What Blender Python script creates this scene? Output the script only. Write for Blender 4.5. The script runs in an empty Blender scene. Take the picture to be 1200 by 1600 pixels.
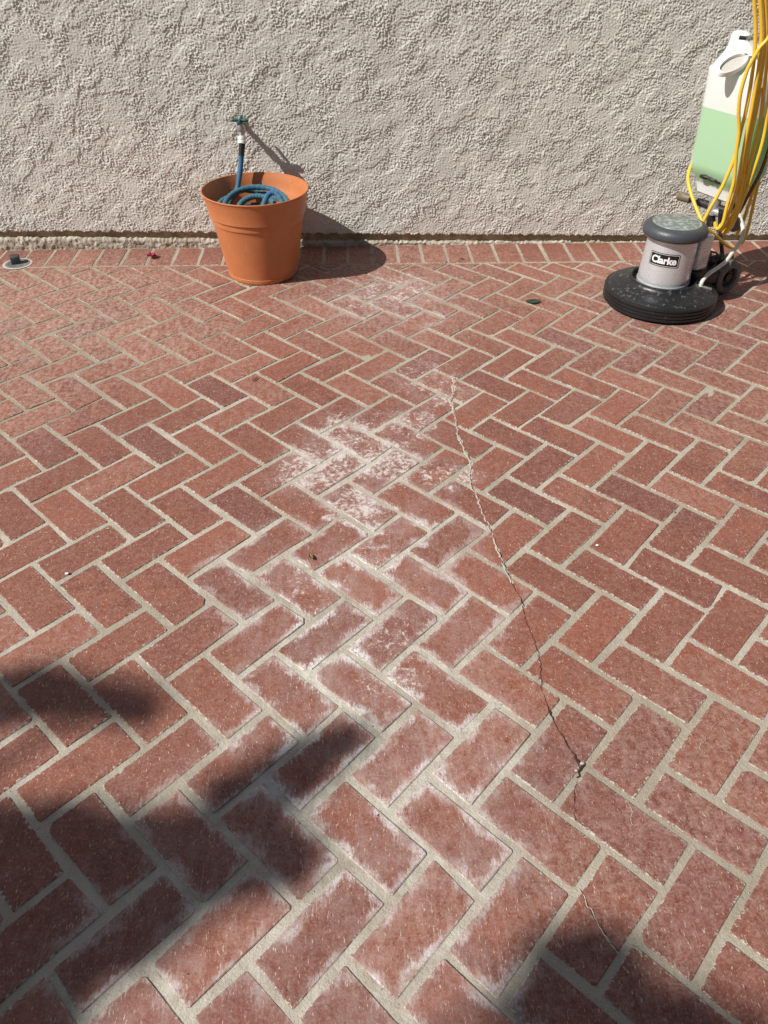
import bpy, bmesh, math, random
import numpy as np
from mathutils import Vector, Matrix, Quaternion
random.seed(7); RNG = np.random.default_rng(11)
sc = bpy.context.scene
COL = sc.collection
# ------------------------------------------------------------------ camera
cam_data = bpy.data.cameras.new('camera'); cam = bpy.data.objects.new('camera', cam_data); COL.objects.link(cam)
cam_data.sensor_fit = 'HORIZONTAL'; cam_data.sensor_width = 36; cam_data.lens = 35.362
cam_data.clip_start = 0.05; cam_data.clip_end = 2000
RT = Vector((0.999111, -0.042059, 0.002966)); UP = Vector((0.02482, 0.643551, 0.765001)); FW = Vector((0.034084, 0.764247, -0.644022))
cam.matrix_world = Matrix(((RT.x, UP.x, -FW.x, 0), (RT.y, UP.y, -FW.y, 0), (RT.z, UP.z, -FW.z, 1.2557), (0, 0, 0, 1)))
sc.camera = cam
# ------------------------------------------------------------------ daylight
SUN = Vector((0.93, 0.41, -1.0)).normalized()             # direction the light travels
world = bpy.data.worlds.new('World'); sc.world = world; world.use_nodes = True
wn = world.node_tree.nodes; wl = world.node_tree.links; wn.clear()
sky = wn.new('ShaderNodeTexSky'); sky.sky_type = 'NISHITA'; sky.sun_disc = False
sky.sun_elevation = math.asin(-SUN.z); sky.sun_rotation = math.atan2(-SUN.x, -SUN.y)
bg = wn.new('ShaderNodeBackground'); bg.inputs['Strength'].default_value = 0.05
wo = wn.new('ShaderNodeOutputWorld'); wl.new(sky.outputs[0], bg.inputs[0]); wl.new(bg.outputs[0], wo.inputs[0])
sd = bpy.data.lights.new('sun', 'SUN'); sd.energy = 5.0; sd.angle = math.radians(0.55); sd.color = (1.0, 0.955, 0.88)
so = bpy.data.objects.new('sun', sd); COL.objects.link(so); so.rotation_euler = SUN.to_track_quat('-Z', 'Y').to_euler(); so.location = (-4, -2, 5)
vs = sc.view_settings; sc.display_settings.display_device = 'sRGB'
vs.view_transform = 'Standard'; vs.look = 'None'; vs.exposure = 0.18; vs.gamma = 1.0; vs.use_curve_mapping = False
sc.cycles.use_denoising = True; sc.cycles.max_bounces = 8; sc.cycles.transparent_max_bounces = 8
# ------------------------------------------------------------------ helpers
def tag(o, label=None, cat=None, group=None, kind=None):
    if label: o['label'] = label
    if cat: o['category'] = cat
    if group: o['group'] = group
    if kind: o['kind'] = kind
    return o
def empty(name, loc=(0, 0, 0)):
    o = bpy.data.objects.new(name, None); o.empty_display_size = 0.05; COL.objects.link(o); o.location = loc; return o
def obj(name, vf, mat, parent=None, smooth=True, sub=0):
    me = bpy.data.meshes.new(name); me.from_pydata([tuple(v) for v in vf[0]], [], vf[1]); me.update()
    bm = bmesh.new(); bm.from_mesh(me); bmesh.ops.recalc_face_normals(bm, faces=bm.faces); bm.to_mesh(me); bm.free()
    if smooth:
        me.polygons.foreach_set('use_smooth', [True] * len(me.polygons))
        try: me.set_sharp_from_angle(angle=math.radians(38))
        except Exception: pass
    o = bpy.data.objects.new(name, me); COL.objects.link(o); me.materials.append(mat)
    if parent is not None:
        r = parent
        while r.parent is not None: r = r.parent
        o.parent = parent
        if parent is r: o.matrix_parent_inverse = Matrix.Translation(-r.location)
    if sub:
        m = o.modifiers.new('sub', 'SUBSURF'); m.levels = m.render_levels = sub
    return o
def join(*vfs):
    V = []; F = []
    for v, f in vfs:
        n = len(V); V += list(v); F += [tuple(i + n for i in q) for q in f]
    return V, F
def loft(rings, cap=True):
    n = len(rings[0]); V = [p for r in rings for p in r]; F = []
    for i in range(len(rings) - 1):
        for j in range(n):
            k = (j + 1) % n; F.append((i * n + j, i * n + k, (i + 1) * n + k, (i + 1) * n + j))
    if cap: F.append(tuple(range(n))[::-1]); F.append(tuple((len(rings) - 1) * n + j for j in range(n)))
    return V, F
def frame(d):
    d = Vector(d).normalized(); a = Vector((0, 0, 1)) if abs(d.z) < .9 else Vector((1, 0, 0))
    x = d.cross(a).normalized(); return x, d.cross(x).normalized()
def lathe(profile, c, axis=(0, 0, 1), n=64, cap=True):
    c = Vector(c); ax = Vector(axis).normalized(); x, y = frame(ax)
    return loft([[c + ax * z + (x * math.cos(2 * math.pi * j / n) + y * math.sin(2 * math.pi * j / n)) * max(r, 1e-4) for j in range(n)] for r, z in profile], cap)
def spline(pts, res=8):
    P = [Vector(p) for p in pts]; P = [P[0] * 2 - P[1]] + P + [P[-1] * 2 - P[-2]]; out = []
    for i in range(1, len(P) - 2):
        a, b, c, d = P[i - 1:i + 3]
        for k in range(res):
            t = k / res; out.append(.5 * ((2 * b) + (c - a) * t + (2 * a - 5 * b + 4 * c - d) * t * t + (3 * b - a - 3 * c + d) * t ** 3))
    out.append(P[-2]); return out
def tube(pts, r, n=10, res=8, wob=None):
    P = spline(pts, res) if res else [Vector(p) for p in pts]
    rings = []; d0 = (P[1] - P[0]).normalized(); x, y = frame(d0)
    for i, p in enumerate(P):
        d = (P[min(i + 1, len(P) - 1)] - P[max(i - 1, 0)])
        if d.length < 1e-9: d = d0
        d.normalize(); q = d0.rotation_difference(d); x = q @ x; y = q @ y; d0 = d
        rr = r(i / (len(P) - 1)) if callable(r) else r
        if wob: rr *= wob(i)
        rings.append([p + (x * math.cos(2 * math.pi * j / n) + y * math.sin(2 * math.pi * j / n)) * rr for j in range(n)])
    return loft(rings)
def box(c, s, ax=((1, 0, 0), (0, 1, 0), (0, 0, 1)), bev=0.0):
    c = Vector(c); A = [Vector(a).normalized() for a in ax]
    if bev <= 0:
        V = [c + A[0] * (s[0] / 2 * i) + A[1] * (s[1] / 2 * j) + A[2] * (s[2] / 2 * k) for i in (-1, 1) for j in (-1, 1) for k in (-1, 1)]
        return V, [(0, 1, 3, 2), (4, 6, 7, 5), (0, 4, 5, 1), (2, 3, 7, 6), (0, 2, 6, 4), (1, 5, 7, 3)]
    def ring(hx, hy, z, m=4):
        out = []; b = min(bev, hx * .9, hy * .9)
        for sx, sy, a0 in ((1, 1, 0), (-1, 1, 90), (-1, -1, 180), (1, -1, 270)):
            for k in range(m + 1):
                a = math.radians(a0 + 90 * k / m); out.append(c + A[0] * (sx * (hx - b) + b * math.cos(a)) + A[1] * (sy * (hy - b) + b * math.sin(a)) + A[2] * z)
        return out
    hx, hy, hz = s[0] / 2, s[1] / 2, s[2] / 2; R = []
    for k in range(4):
        a = math.radians(90 * k / 3); R.append(ring(hx - bev * (1 - math.sin(a)), hy - bev * (1 - math.sin(a)), -hz + bev * (1 - math.cos(a))))
    for k in range(4):
        a = math.radians(90 * k / 3); R.append(ring(hx - bev * (1 - math.cos(a)), hy - bev * (1 - math.cos(a)), hz - bev * (1 - math.sin(a))))
    return loft(R)
# ------------------------------------------------------------------ node helper
class NT:
    def __init__(s, name):
        s.m = bpy.data.materials.new(name); s.m.use_nodes = True; s.t = s.m.node_tree; s.n = s.t.nodes; s.n.clear()
        s.out = s.n.new('ShaderNodeOutputMaterial'); s.pos = s.n.new('ShaderNodeNewGeometry').outputs['Position']
    def new(s, ty, **k):
        nd = s.n.new(ty)
        for a, b in k.items(): setattr(nd, a, b)
        return nd
    def put(s, sock, v):
        if isinstance(v, bpy.types.NodeSocket): s.t.links.new(v, sock)
        elif isinstance(v, (int, float)):
            if hasattr(sock.default_value, '__len__'): sock.default_value = (v, v, v, 1)[:len(sock.default_value)]
            else: sock.default_value = v
        else:
            v = tuple(v); sock.default_value = v + (1,) if len(sock.default_value) == 4 and len(v) == 3 else v
    def math(s, op, a, b=0.0, c=0.0, clamp=False):
        nd = s.new('ShaderNodeMath', operation=op, use_clamp=clamp); s.put(nd.inputs[0], a); s.put(nd.inputs[1], b); s.put(nd.inputs[2], c); return nd.outputs[0]
    def noise(s, scale, det=3, rough=.6, vec=None, dist=0.0, col=False):
        nd = s.new('ShaderNodeTexNoise'); nd.inputs['Scale'].default_value = scale; nd.inputs['Detail'].default_value = det
        nd.inputs['Roughness'].default_value = rough; nd.inputs['Distortion'].default_value = dist
        s.put(nd.inputs['Vector'], vec if vec is not None else s.pos); return nd.outputs[1 if col else 0]
    def voro(s, scale, vec=None, feature='F1', out=0):
        nd = s.new('ShaderNodeTexVoronoi', feature=feature); nd.inputs['Scale'].default_value = scale; s.put(nd.inputs['Vector'], vec if vec is not None else s.pos); return nd.outputs[out]
    def ramp(s, v, a, b, lo=0.0, hi=1.0, smooth=True):
        nd = s.new('ShaderNodeMapRange', interpolation_type='SMOOTHSTEP' if smooth else 'LINEAR')
        s.put(nd.inputs[0], v); s.put(nd.inputs[1], a); s.put(nd.inputs[2], b); s.put(nd.inputs[3], lo); s.put(nd.inputs[4], hi); return nd.outputs[0]
    def mix(s, f, a, b, mode='MIX'):
        nd = s.new('ShaderNodeMix', data_type='RGBA', blend_type=mode); s.put(nd.inputs[0], f); s.put(nd.inputs[6], a); s.put(nd.inputs[7], b); return nd.outputs[2]
    def scaled(s, k, vec=None, rot=0.0):
        nd = s.new('ShaderNodeMapping'); s.put(nd.inputs[0], vec if vec is not None else s.pos); nd.inputs['Scale'].default_value = k; nd.inputs['Rotation'].default_value = (0, 0, rot); return nd.outputs[0]
    def bump(s, h, strength=.5, dist=.001, nrm=None):
        nd = s.new('ShaderNodeBump'); nd.inputs['Strength'].default_value = strength; nd.inputs['Distance'].default_value = dist; s.put(nd.inputs['Height'], h)
        if nrm is not None: s.put(nd.inputs['Normal'], nrm)
        return nd.outputs[0]
    def pbr(s, col, rough=.6, nrm=None, metal=0.0, spec=.5, **k):
        nd = s.new('ShaderNodeBsdfPrincipled'); s.put(nd.inputs['Base Color'], col); s.put(nd.inputs['Roughness'], rough); s.put(nd.inputs['Metallic'], metal); s.put(nd.inputs['Specular IOR Level'], spec)
        if nrm is not None: s.put(nd.inputs['Normal'], nrm)
        for a, b in k.items(): s.put(nd.inputs[a.replace('_', ' ')], b)
        s.t.links.new(nd.outputs[0], s.out.inputs[0]); return nd
    def field(s, blobs, vec):
        cur = None
        for x, y, r, w in blobs:
            d = s.new('ShaderNodeVectorMath', operation='DISTANCE'); s.put(d.inputs[0], vec); d.inputs[1].default_value = (x, y, 0)
            v = s.ramp(d.outputs[1 if len(d.outputs) > 1 and d.outputs[1].type == 'VALUE' else 0], r * 1.25, r * .3, 0, w)
            cur = v if cur is None else s.math('MAXIMUM', cur, v)
        return cur
def worn(name, col, col2, rough=.5, scale=40, thr=.55, metal=0.0, bumpk=.15, spec=.5):
    m = NT(name); n = m.noise(scale, 5, .65); f = m.ramp(n, thr, thr + .12); n2 = m.noise(scale * 6, 3)
    m.pbr(m.mix(f, col, col2), m.ramp(n2, .3, .7, rough - .08, rough + .12), m.bump(n2, bumpk, .0006), metal, spec); return m.m
# ------------------------------------------------------------------ measured unevenness of the hand-laid herringbone
W = 0.105; CU, CV = 11.27289, -9.74759; R2 = math.sqrt(.5)
# joint crossings measured on the real floor: (column, row, offset, offset), offsets in 1/200 of a brick width
MEASURED = [
(0,0,12,-1),(0,1,30,7),(2,1,8,1),(2,0,17,-12),(-1,0,26,-4),(1,-1,9,8),(1,-2,12,13),(2,-2,-8,21),(3,2,8,-3),(3,1,7,-15),(0,2,19,-14),(2,-1,3,10),(3,-1,-3,17),(3,0,-3,8),(4,0,-9,6),(4,2,4,-12),
(4,1,-7,10),(5,1,-5,4),(4,3,-10,-1),(5,3,-3,-1),(6,1,-9,7),(6,0,-3,0),(5,0,-14,9),(5,-1,-8,10),(4,-1,-2,0),(4,-2,-9,9),(5,-2,1,7),(6,-2,-5,6),(6,-1,4,2),(7,-1,-13,-3),(7,1,-7,-2),(5,-3,-4,7),
(7,-2,2,6),(4,-3,-4,2),(6,-3,-11,3),(8,-1,-10,7),(8,-2,-3,4),(8,-3,-2,-7),(9,-3,5,-7),(9,-1,-1,3),(9,-2,-5,3),(10,-2,1,-6),(10,0,-5,2),(9,0,-6,1),(11,-2,2,6),(11,-3,7,-3),(10,-3,-1,0),(10,-4,2,4),
(8,-4,9,-4),(9,-4,5,2),(1,-3,-8,5),(3,-2,5,13),(3,-3,-7,26),(2,-3,9,6),(2,-4,-7,16),(0,-4,14,5),(0,-3,18,-4),(2,-5,-1,6),(3,-5,1,7),(2,-6,5,13),(4,-5,-3,2),(4,-6,-2,6),(5,-4,-9,8),(5,-5,1,6),
(6,6,-2,2),(6,7,-4,11),(8,7,-11,0),(5,5,-7,-5),(5,6,-6,-1),(7,6,-8,1),(6,8,-12,9),(5,8,-9,-1),(7,7,-9,8),(7,9,-10,6),(6,9,-4,11),(5,7,-5,-10),(4,7,0,1),(7,8,-10,4),(8,8,-15,-3),(7,10,-7,4),(4,8,-6,2),
(4,9,-4,7),(5,9,-6,11),(5,10,-16,17),(3,8,3,4),(6,10,-18,8),(6,11,-16,2),(4,10,0,-1),(3,10,1,-4),(5,11,-8,15),(4,11,-15,6),(6,12,-9,-13),(5,12,-9,-2),(2,10,7,-7),(2,11,1,-14),(3,11,-2,11),(3,12,-3,10)
,(4,12,-11,16),(4,13,-13,6),(6,13,-10,-5),(5,13,-18,8),(5,14,-11,3),(2,13,7,-9),(3,13,2,-12),(3,14,2,-12),(4,14,-5,-32),(4,15,-10,-7),(5,15,-18,1),(7,11,-18,4),(-6,6,16,15),(-6,7,22,11),(-4,7,32,-8),
(-4,6,32,-2),(-5,7,30,-2),(-5,8,20,2),(-3,8,22,-1),(-3,7,14,-18),(-7,5,18,15),(-7,6,8,19),(-5,6,29,-2),(-5,5,4,1),(-8,5,20,11),(-4,8,5,-7),(-4,9,3,5),(-6,8,22,3),(-7,8,24,4),(-7,7,16,11),(-8,7,16,0),
(-5,9,21,5),(-6,9,14,6),(-4,10,20,8),(-5,10,12,8),(-8,8,17,9),(-8,9,28,16),(-9,7,20,25),(-9,8,10,13),(-7,9,16,16),(-7,10,32,18),(-6,10,17,7),(-6,11,12,32),(-10,7,7,4),(-8,10,14,4),(-9,10,-7,11),
(-7,11,-3,-6),(-8,11,9,0),(4,-10,-1,-7),(4,-9,0,-16),(5,-9,-3,0),(6,-8,-3,-2),(5,-8,9,-1),(6,-7,-7,1),(4,-8,-7,-2),(3,-9,-11,-14),(2,-9,-5,-9),(5,-7,-12,-1),(3,-8,-2,-1),(4,-7,4,-5),(5,-10,5,2),
(6,-10,-19,-12),(6,-9,4,-3),(7,-9,-8,-1),(10,-5,6,-3),(11,-5,-5,9),(11,-4,-11,9),(12,-4,-14,0),(12,-3,-18,7),(12,-2,-6,9),(11,-1,-7,-8),(10,-1,-6,-14),(-12,4,-3,26),(-12,5,10,9),(-10,5,-1,9),
(-10,4,19,-6),(-11,5,8,10),(-11,6,20,5),(-9,6,18,1),(-9,5,21,7),(-13,3,10,25),(-13,4,6,19),(-11,4,-14,-2),(-11,3,-18,-26),(-11,7,-19,-4),(-12,7,6,-1),(-12,6,-9,4),(-13,6,-3,5),(-13,5,6,-12),
(-14,5,2,23),(-10,2,17,-3),(-11,2,6,-6),(-10,3,6,4),(-9,3,20,-3),(-9,4,15,22),(-8,4,20,6),(-8,3,24,7),(-8,2,12,-3),(-7,4,21,1),(-7,3,15,6),(-9,1,12,-31),(-8,1,4,11),(-7,2,9,1),(-14,2,-8,1),
(-14,3,-8,26),(-12,2,-27,-10),(-15,1,32,-15),(-15,2,-8,1),(-13,2,-17,-15),(-13,1,-32,-4),(-16,0,-32,-6),(-16,1,-32,-8),(-14,1,-18,-19),(-14,0,-25,-14),(-15,4,-13,-8),(-14,4,-15,-14),(-16,3,-11,-5),
(-15,3,-21,-2),(-17,2,-32,-9),(-16,2,-32,-12),(-14,-1,-23,-10),(-13,-1,-26,-3),(-13,0,0,-3),(-12,0,-21,3),(-12,1,-14,3),(-11,1,-15,10),(-10,1,-14,-11),(-10,0,-25,1),(-11,0,-31,2),(-11,-1,-32,-22),
(-9,2,8,-5),(-11,-2,-32,-15),(-10,-2,-32,12),(-10,-1,-14,4),(-9,-1,-9,16),(-9,0,4,-7),(-8,0,-4,19),(-8,-1,-22,-6),(-8,-2,-7,-15),(-7,0,-1,11),(-7,-1,0,1),(-8,-3,-13,-11),(-7,-3,-12,4),(-7,-2,-1,8),
(-6,-2,13,12),(-6,0,17,-10),(-6,-1,9,14),(-5,-1,13,19),(-6,-5,0,0),(-5,-5,1,-8),(-6,-4,1,-20),(-5,-4,3,-11),(-5,-3,13,-4),(-4,-4,20,-5),(-4,-3,13,-8),(-4,-2,9,16),(-3,-3,11,-11),(-3,-2,21,-6),
(-4,-5,-5,-6),(-3,-4,16,-2),(-2,-3,10,-6),(-3,-5,13,-18),(-2,-4,11,-4),(-1,-3,1,-13),(-3,-6,1,-4),(-2,-5,2,-3),(-1,-4,0,1),(-4,-6,9,-13),(-2,-6,9,-11),(-1,-5,4,-3),(-1,-6,14,-7),(0,-5,21,-3),
(-2,-7,11,-19),(0,-6,11,-7),(1,-5,9,-6),(-1,-7,7,-13),(-2,10,10,17),(-2,11,26,-1),(0,11,14,-5),(-1,11,18,11),(-1,12,19,4),(0,10,-1,-17),(-1,10,14,-7),(-3,9,16,5),(-3,10,22,-8),(-2,9,14,-8),
(-1,9,10,-7),(0,12,-2,10),(0,13,-1,13),(1,12,12,-6),(-2,12,23,-17),(-3,12,19,5),(-1,13,-1,16),(-2,13,-1,9),(0,14,-15,7),(-1,14,-4,11),(-3,11,15,-10),(-4,11,6,-11),(-4,12,10,11),(-3,13,2,8),
(-2,14,3,14),(-1,15,-10,-11),(-5,11,28,32),(7,-6,9,-4),(7,-7,9,2),(8,-6,8,2),(8,-5,1,9),(7,-8,13,-3),(8,-7,8,-4),(9,-6,5,1),(8,-8,15,-13),(9,-7,2,8),(9,-5,1,-12)
]
_M = np.array(MEASURED, dtype=float); OWN = {(int(a), int(b)): (c / 200, d / 200) for a, b, c, d in MEASURED}
def node(u, v, cache={}):
    if (u, v) not in cache:
        w = np.exp(-((_M[:, 0] - u) ** 2 + (_M[:, 1] - v) ** 2) / 5.12); t = w.sum() + .3
        du, dv = (w * _M[:, 2]).sum() / t / 200, (w * _M[:, 3]).sum() / t / 200
        if (u, v) in OWN: o_ = OWN[(u, v)]; du, dv = .75 * o_[0] + .25 * du, .75 * o_[1] + .25 * dv
        else: du += random.gauss(0, .02); dv += random.gauss(0, .02)
        a, b = u + du - CU, v + dv - CV; cache[(u, v)] = ((a + b) * R2 * W, (b - a) * R2 * W)
    return cache[(u, v)]
EF=[(-0.01,1.52,0.12,.66),(-0.12,1.68,0.15,0.65),(0.09,1.71,0.15,0.65),(0.23,1.63,0.10,0.5),(-0.03,1.88,0.13,0.5),(0.16,1.91,0.14,0.45),(-0.25,2.72,0.12,0.25),(0.17,2.85,0.25,0.5),(0.02,2.76,0.2,0.35),(0.22,2.17,0.18,0.4),(0.29,2.05,0.10,0.5),(0.30,1.65,0.06,0.55),(0.05,1.06,0.14,0.40),(0.07,0.96,0.10,0.45),(-0.08,0.78,0.08,0.25),(-0.10,1.22,0.12,0.35),(0.03,1.33,0.12,0.35),(0.68,1.96,0.12,0.15)]
EE=[(0.00,1.78,0.22,0.8),(0.06,1.37,0.25,0.9),(-0.12,1.20,0.22,0.9),(0.19,1.13,0.2,0.6),(-0.02,0.98,0.25,1.0),(-0.11,0.79,0.22,0.9),(0.16,0.78,0.18,0.8),(-0.24,0.65,0.22,0.5),(0.03,0.64,0.25,0.75),(-0.08,0.49,0.25,0.5),(0.16,0.60,0.15,0.7),(-0.32,0.45,0.2,0.6),(0.07,0.39,0.2,0.7),(-0.25,1.31,0.15,0.7),(0.17,2.70,0.3,0.5),(0.29,0.75,0.12,0.3)]
DUST=[(-1.1,2.75,0.7,1.0),(-.75,2.55,0.5,.8),(-1.15,2.18,0.5,0.7),(0.13,2.94,0.8,0.6),(1.10,2.67,0.7,0.55),(1.20,2.01,0.5,0.4),(0.63,0.73,0.35,0.45),(0.38,0.50,0.25,0.4)]
RICH=[(-0.47,2.72,0.16,1.),(-0.55,2.33,0.15,0.6),(-0.23,2.31,0.15,0.5),(0.34,1.14,0.3,0.5),(0.06,1.26,0.35,0.4),(-0.01,0.90,0.3,0.5),(0.66,1.23,0.3,0.3)]
# ------------------------------------------------------------------ masonry materials
def mortar_colour(m):
    n = m.noise(14, 4); g = m.noise(420, 3, .7); c = m.mix(m.ramp(n, .35, .7), (.365, .32, .262), (.47, .425, .36))
    c = m.mix(m.ramp(g, .40, .72), c, (.52, .485, .41)); pits = m.ramp(m.voro(230), .10, .22); 
    return m.mix(m.math('MULTIPLY', m.math('SUBTRACT', 1.0, pits), m.ramp(m.noise(55, 2), .5, .62)), c, (.13, .11, .08))
def mat_mortar():
    m = NT('mortar'); wv = m.noise(9, 3, col=True)
    c = mortar_colour(m); dist = m.field(EE, m.pos)
    c = m.mix(m.math('MULTIPLY', dist, m.ramp(m.noise(40, 4), .35, .65)), c, (.56, .53, .47))
    grime = m.math('MULTIPLY', m.ramp(m.noise(3.2, 3), .42, .62), .45); c = m.mix(grime, c, (.24, .20, .145))
    far = m.math('MULTIPLY', m.field(DUST, m.pos), m.ramp(m.noise(7, 4), .30, .55, .35, 1.0)); c = m.mix(far, c, (.27, .225, .165))
    h = m.math('ADD', m.noise(260, 4, .7), m.math('MULTIPLY', m.noise(60, 3), 1.6))
    m.pbr(c, .93, m.bump(h, .9, .0022), spec=.2); return m.m
def mat_brick():
    m = NT('fired_clay_brick')
    uv = []
    for nm in ('ea', 'eb'):
        u = m.new('ShaderNodeUVMap', uv_map=nm); s_ = m.new('ShaderNodeSeparateXYZ'); m.put(s_.inputs[0], u.outputs[0]); uv += [s_.outputs[0], s_.outputs[1]]
    e = m.math('MINIMUM', m.math('MINIMUM', uv[0], uv[1]), m.math('MINIMUM', uv[2], uv[3]))
    r = m.new('ShaderNodeUVMap', uv_map='rnd'); rs = m.new('ShaderNodeSeparateXYZ'); m.put(rs.inputs[0], r.outputs[0]); r1, r2 = rs.outputs[0], rs.outputs[1]
    # texture space slides from brick to brick so that no grain runs across a joint
    off = m.new('ShaderNodeCombineXYZ'); m.put(off.inputs[0], m.math('MULTIPLY', r1, 7.0)); m.put(off.inputs[1], m.math('MULTIPLY', r2, 5.0)); m.put(off.inputs[2], m.math('MULTIPLY', r1, 3.0))
    ad = m.new('ShaderNodeVectorMath', operation='ADD'); m.put(ad.inputs[0], m.pos); m.put(ad.inputs[1], off.outputs[0]); P = ad.outputs[0]
    dn = m.new('ShaderNodeVectorMath', operation='MULTIPLY_ADD'); m.put(dn.inputs[0], m.noise(11, 3, col=True)); dn.inputs[1].default_value = (.10, .10, 0); m.put(dn.inputs[2], m.pos)
    sb = m.new('ShaderNodeVectorMath', operation='SUBTRACT'); m.put(sb.inputs[0], dn.outputs[0]); sb.inputs[1].default_value = (.05, .05, 0); D = sb.outputs[0]
    blot = m.noise(17, 5, .62, P); fine = m.noise(240, 4, .75, P); mid = m.noise(70, 5, .7, P)
    base = m.mix(r1, (.150, .048, .034), (.262, .084, .049)); base = m.mix(m.ramp(blot, .32, .68), base, m.mix(r2, (.130, .039, .029), (.260, .080, .046)))
    rich = m.field(RICH, D); base = m.mix(m.math('MULTIPLY', rich, .55), base, (.270, .076, .036))
    # worn, dusty film
    dust = m.math('MAXIMUM', m.field(DUST, D), m.ramp(r2, .7, 1.0, 0.12, .45)); st = m.noise(1.0, 5, .7, m.scaled((75, 22, 30), P, .6))
    dk = m.math('MULTIPLY', m.math('MULTIPLY', dust, m.ramp(m.math('ADD', m.math('MULTIPLY', mid, .6), m.math('MULTIPLY', st, .5)), .42, .72)), .95)
    film = m.math('MULTIPLY', m.ramp(m.math('ADD', m.math('MULTIPLY', mid, .7), m.math('MULTIPLY', blot, .4)), .40, .75), .32); c = m.mix(film, base, (.275, .135, .105)); c = m.mix(dk, c, (.46, .325, .275)); swirl = m.ramp(m.noise(1.0, 4, .7, m.scaled((34, 70, 40), P, 1.2), 1.6), .52, .66); c = m.mix(m.math('MULTIPLY', swirl, m.math('MULTIPLY_ADD', dust, .50, .10)), c, (.46, .33, .29))
    c = m.mix(m.ramp(fine, .50, .70, 0, .60), c, (.36, .20, .165)); c = m.mix(m.ramp(fine, .48, .30, 0, .75), c, (.095, .030, .025))
    # pale grog flecks and short scratches
    fl = m.ramp(m.noise(1.0, 2, .55, m.scaled((420, 105, 200), P, .25)), .615, .68); sel = m.ramp(m.noise(85, 2, .5, P), .40, .56)
    c = m.mix(m.math('MULTIPLY', m.math('MULTIPLY', fl, sel), .80), c, (.62, .45, .36))
    fl2 = m.ramp(m.voro(140, P), .16, .08); c = m.mix(m.math('MULTIPLY', m.math('MULTIPLY', fl2, m.ramp(m.noise(30, 2, .5, P), .54, .62)), .6), c, (.10, .04, .03))
    scr = m.ramp(m.noise(1.0, 2, .5, m.scaled((260, 6, 60), P, 1.0)), .70, .76); c = m.mix(m.math('MULTIPLY', scr, .35), c, (.55, .38, .32))
    # white salts: along the edges and as crusts
    ez = m.field(EE, D); jag = m.math('ADD', m.math('MULTIPLY', m.math('SUBTRACT', m.noise(16, 2, .6, P), .30), .058), m.math('MULTIPLY', m.math('SUBTRACT', m.noise(1.0, 4, .75, m.scaled((230, 60, 90), P, .9)), .42), .050))
    wv = m.math('MULTIPLY', m.ramp(m.math('SUBTRACT', e, jag), .003, -.013), ez)
    wv = m.math('MULTIPLY', wv, m.ramp(m.noise(12, 2, .5), .39, .58, .12, 1.0)); wv = m.math('MULTIPLY', wv, m.ramp(m.noise(170, 3, .7, P), .34, .56, .45, 1.0)); c = m.mix(wv, c, (.68, .66, .65))
    fz = m.field(EF, D); cr = m.ramp(m.math('ADD', m.math('ADD', m.math('MULTIPLY', m.noise(26, 6, .8, P, .8), .6), m.math('MULTIPLY', m.noise(95, 4, .75, P), .45)), m.math('MULTIPLY', fz, .26)), .64, .76)
    veil = m.math('MULTIPLY', m.math('MAXIMUM', fz, m.math('MULTIPLY', ez, .55)), m.ramp(m.math('ADD', m.math('MULTIPLY', m.noise(13, 5, .7, P), .7), m.math('MULTIPLY', st, .35)), .40, .68)); c = m.mix(m.math('MULTIPLY', veil, .42), c, (.56, .51, .51))
    fm = m.math('MULTIPLY', cr, m.ramp(fz, .02, .30)); c = m.mix(m.math('MULTIPLY', fm, .82), c, (.64, .59, .57))
    # mortar left on the arrises
    sm = m.ramp(m.math('SUBTRACT', e, m.math('MULTIPLY', m.ramp(m.noise(120, 4, .7), .42, .75), .0085)), .0006, -.0012)
    mc = mortar_colour(m); c = m.mix(sm, c, mc)
    h = m.math('ADD', m.math('MULTIPLY', fine, .7), m.math('ADD', m.math('MULTIPLY', mid, 1.0), m.math('ADD', m.math('MULTIPLY', sm, .8), m.math('MULTIPLY', m.math('MULTIPLY', fl, sel), .5))))
    ro = m.mix(sm, m.ramp(mid, .3, .7, .52, .72), (.95, .95, .95)); ro = m.mix(fm, ro, (.9, .9, .9))
    m.pbr(c, ro, m.bump(h, .75, .0013), spec=.38); return m.m
M_MORTAR, M_BRICK = mat_mortar(), mat_brick()
# ------------------------------------------------------------------ bricks
def clip(poly, nx, ny, d):                                # keep nx*x+ny*y <= d
    out = []
    for i, p in enumerate(poly):
        q = poly[(i + 1) % len(poly)]; a = nx * p[0] + ny * p[1] - d; b = nx * q[0] + ny * q[1] - d
        if a <= 0: out.append(p)
        if (a < 0 < b) or (b < 0 < a): t = a / (a - b); out.append((p[0] + (q[0] - p[0]) * t, p[1] + (q[1] - p[1]) * t))
    return out
def inset(poly, d):
    n = len(poly); out = []
    for i in range(n):
        a, b, c = poly[i - 1], poly[i], poly[(i + 1) % n]
        e1 = Vector((b[0] - a[0], b[1] - a[1])).normalized(); e2 = Vector((c[0] - b[0], c[1] - b[1])).normalized()
        n1 = Vector((-e1.y, e1.x)); n2 = Vector((-e2.y, e2.x)); k = 1 + n1.dot(n2)
        if k < .15: return None
        out.append(Vector(b) + (n1 + n2) * (d / k))
    return out
def area(p): return .5 * sum(p[i - 1][0] * p[i][1] - p[i][0] * p[i - 1][1] for i in range(len(p)))
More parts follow.
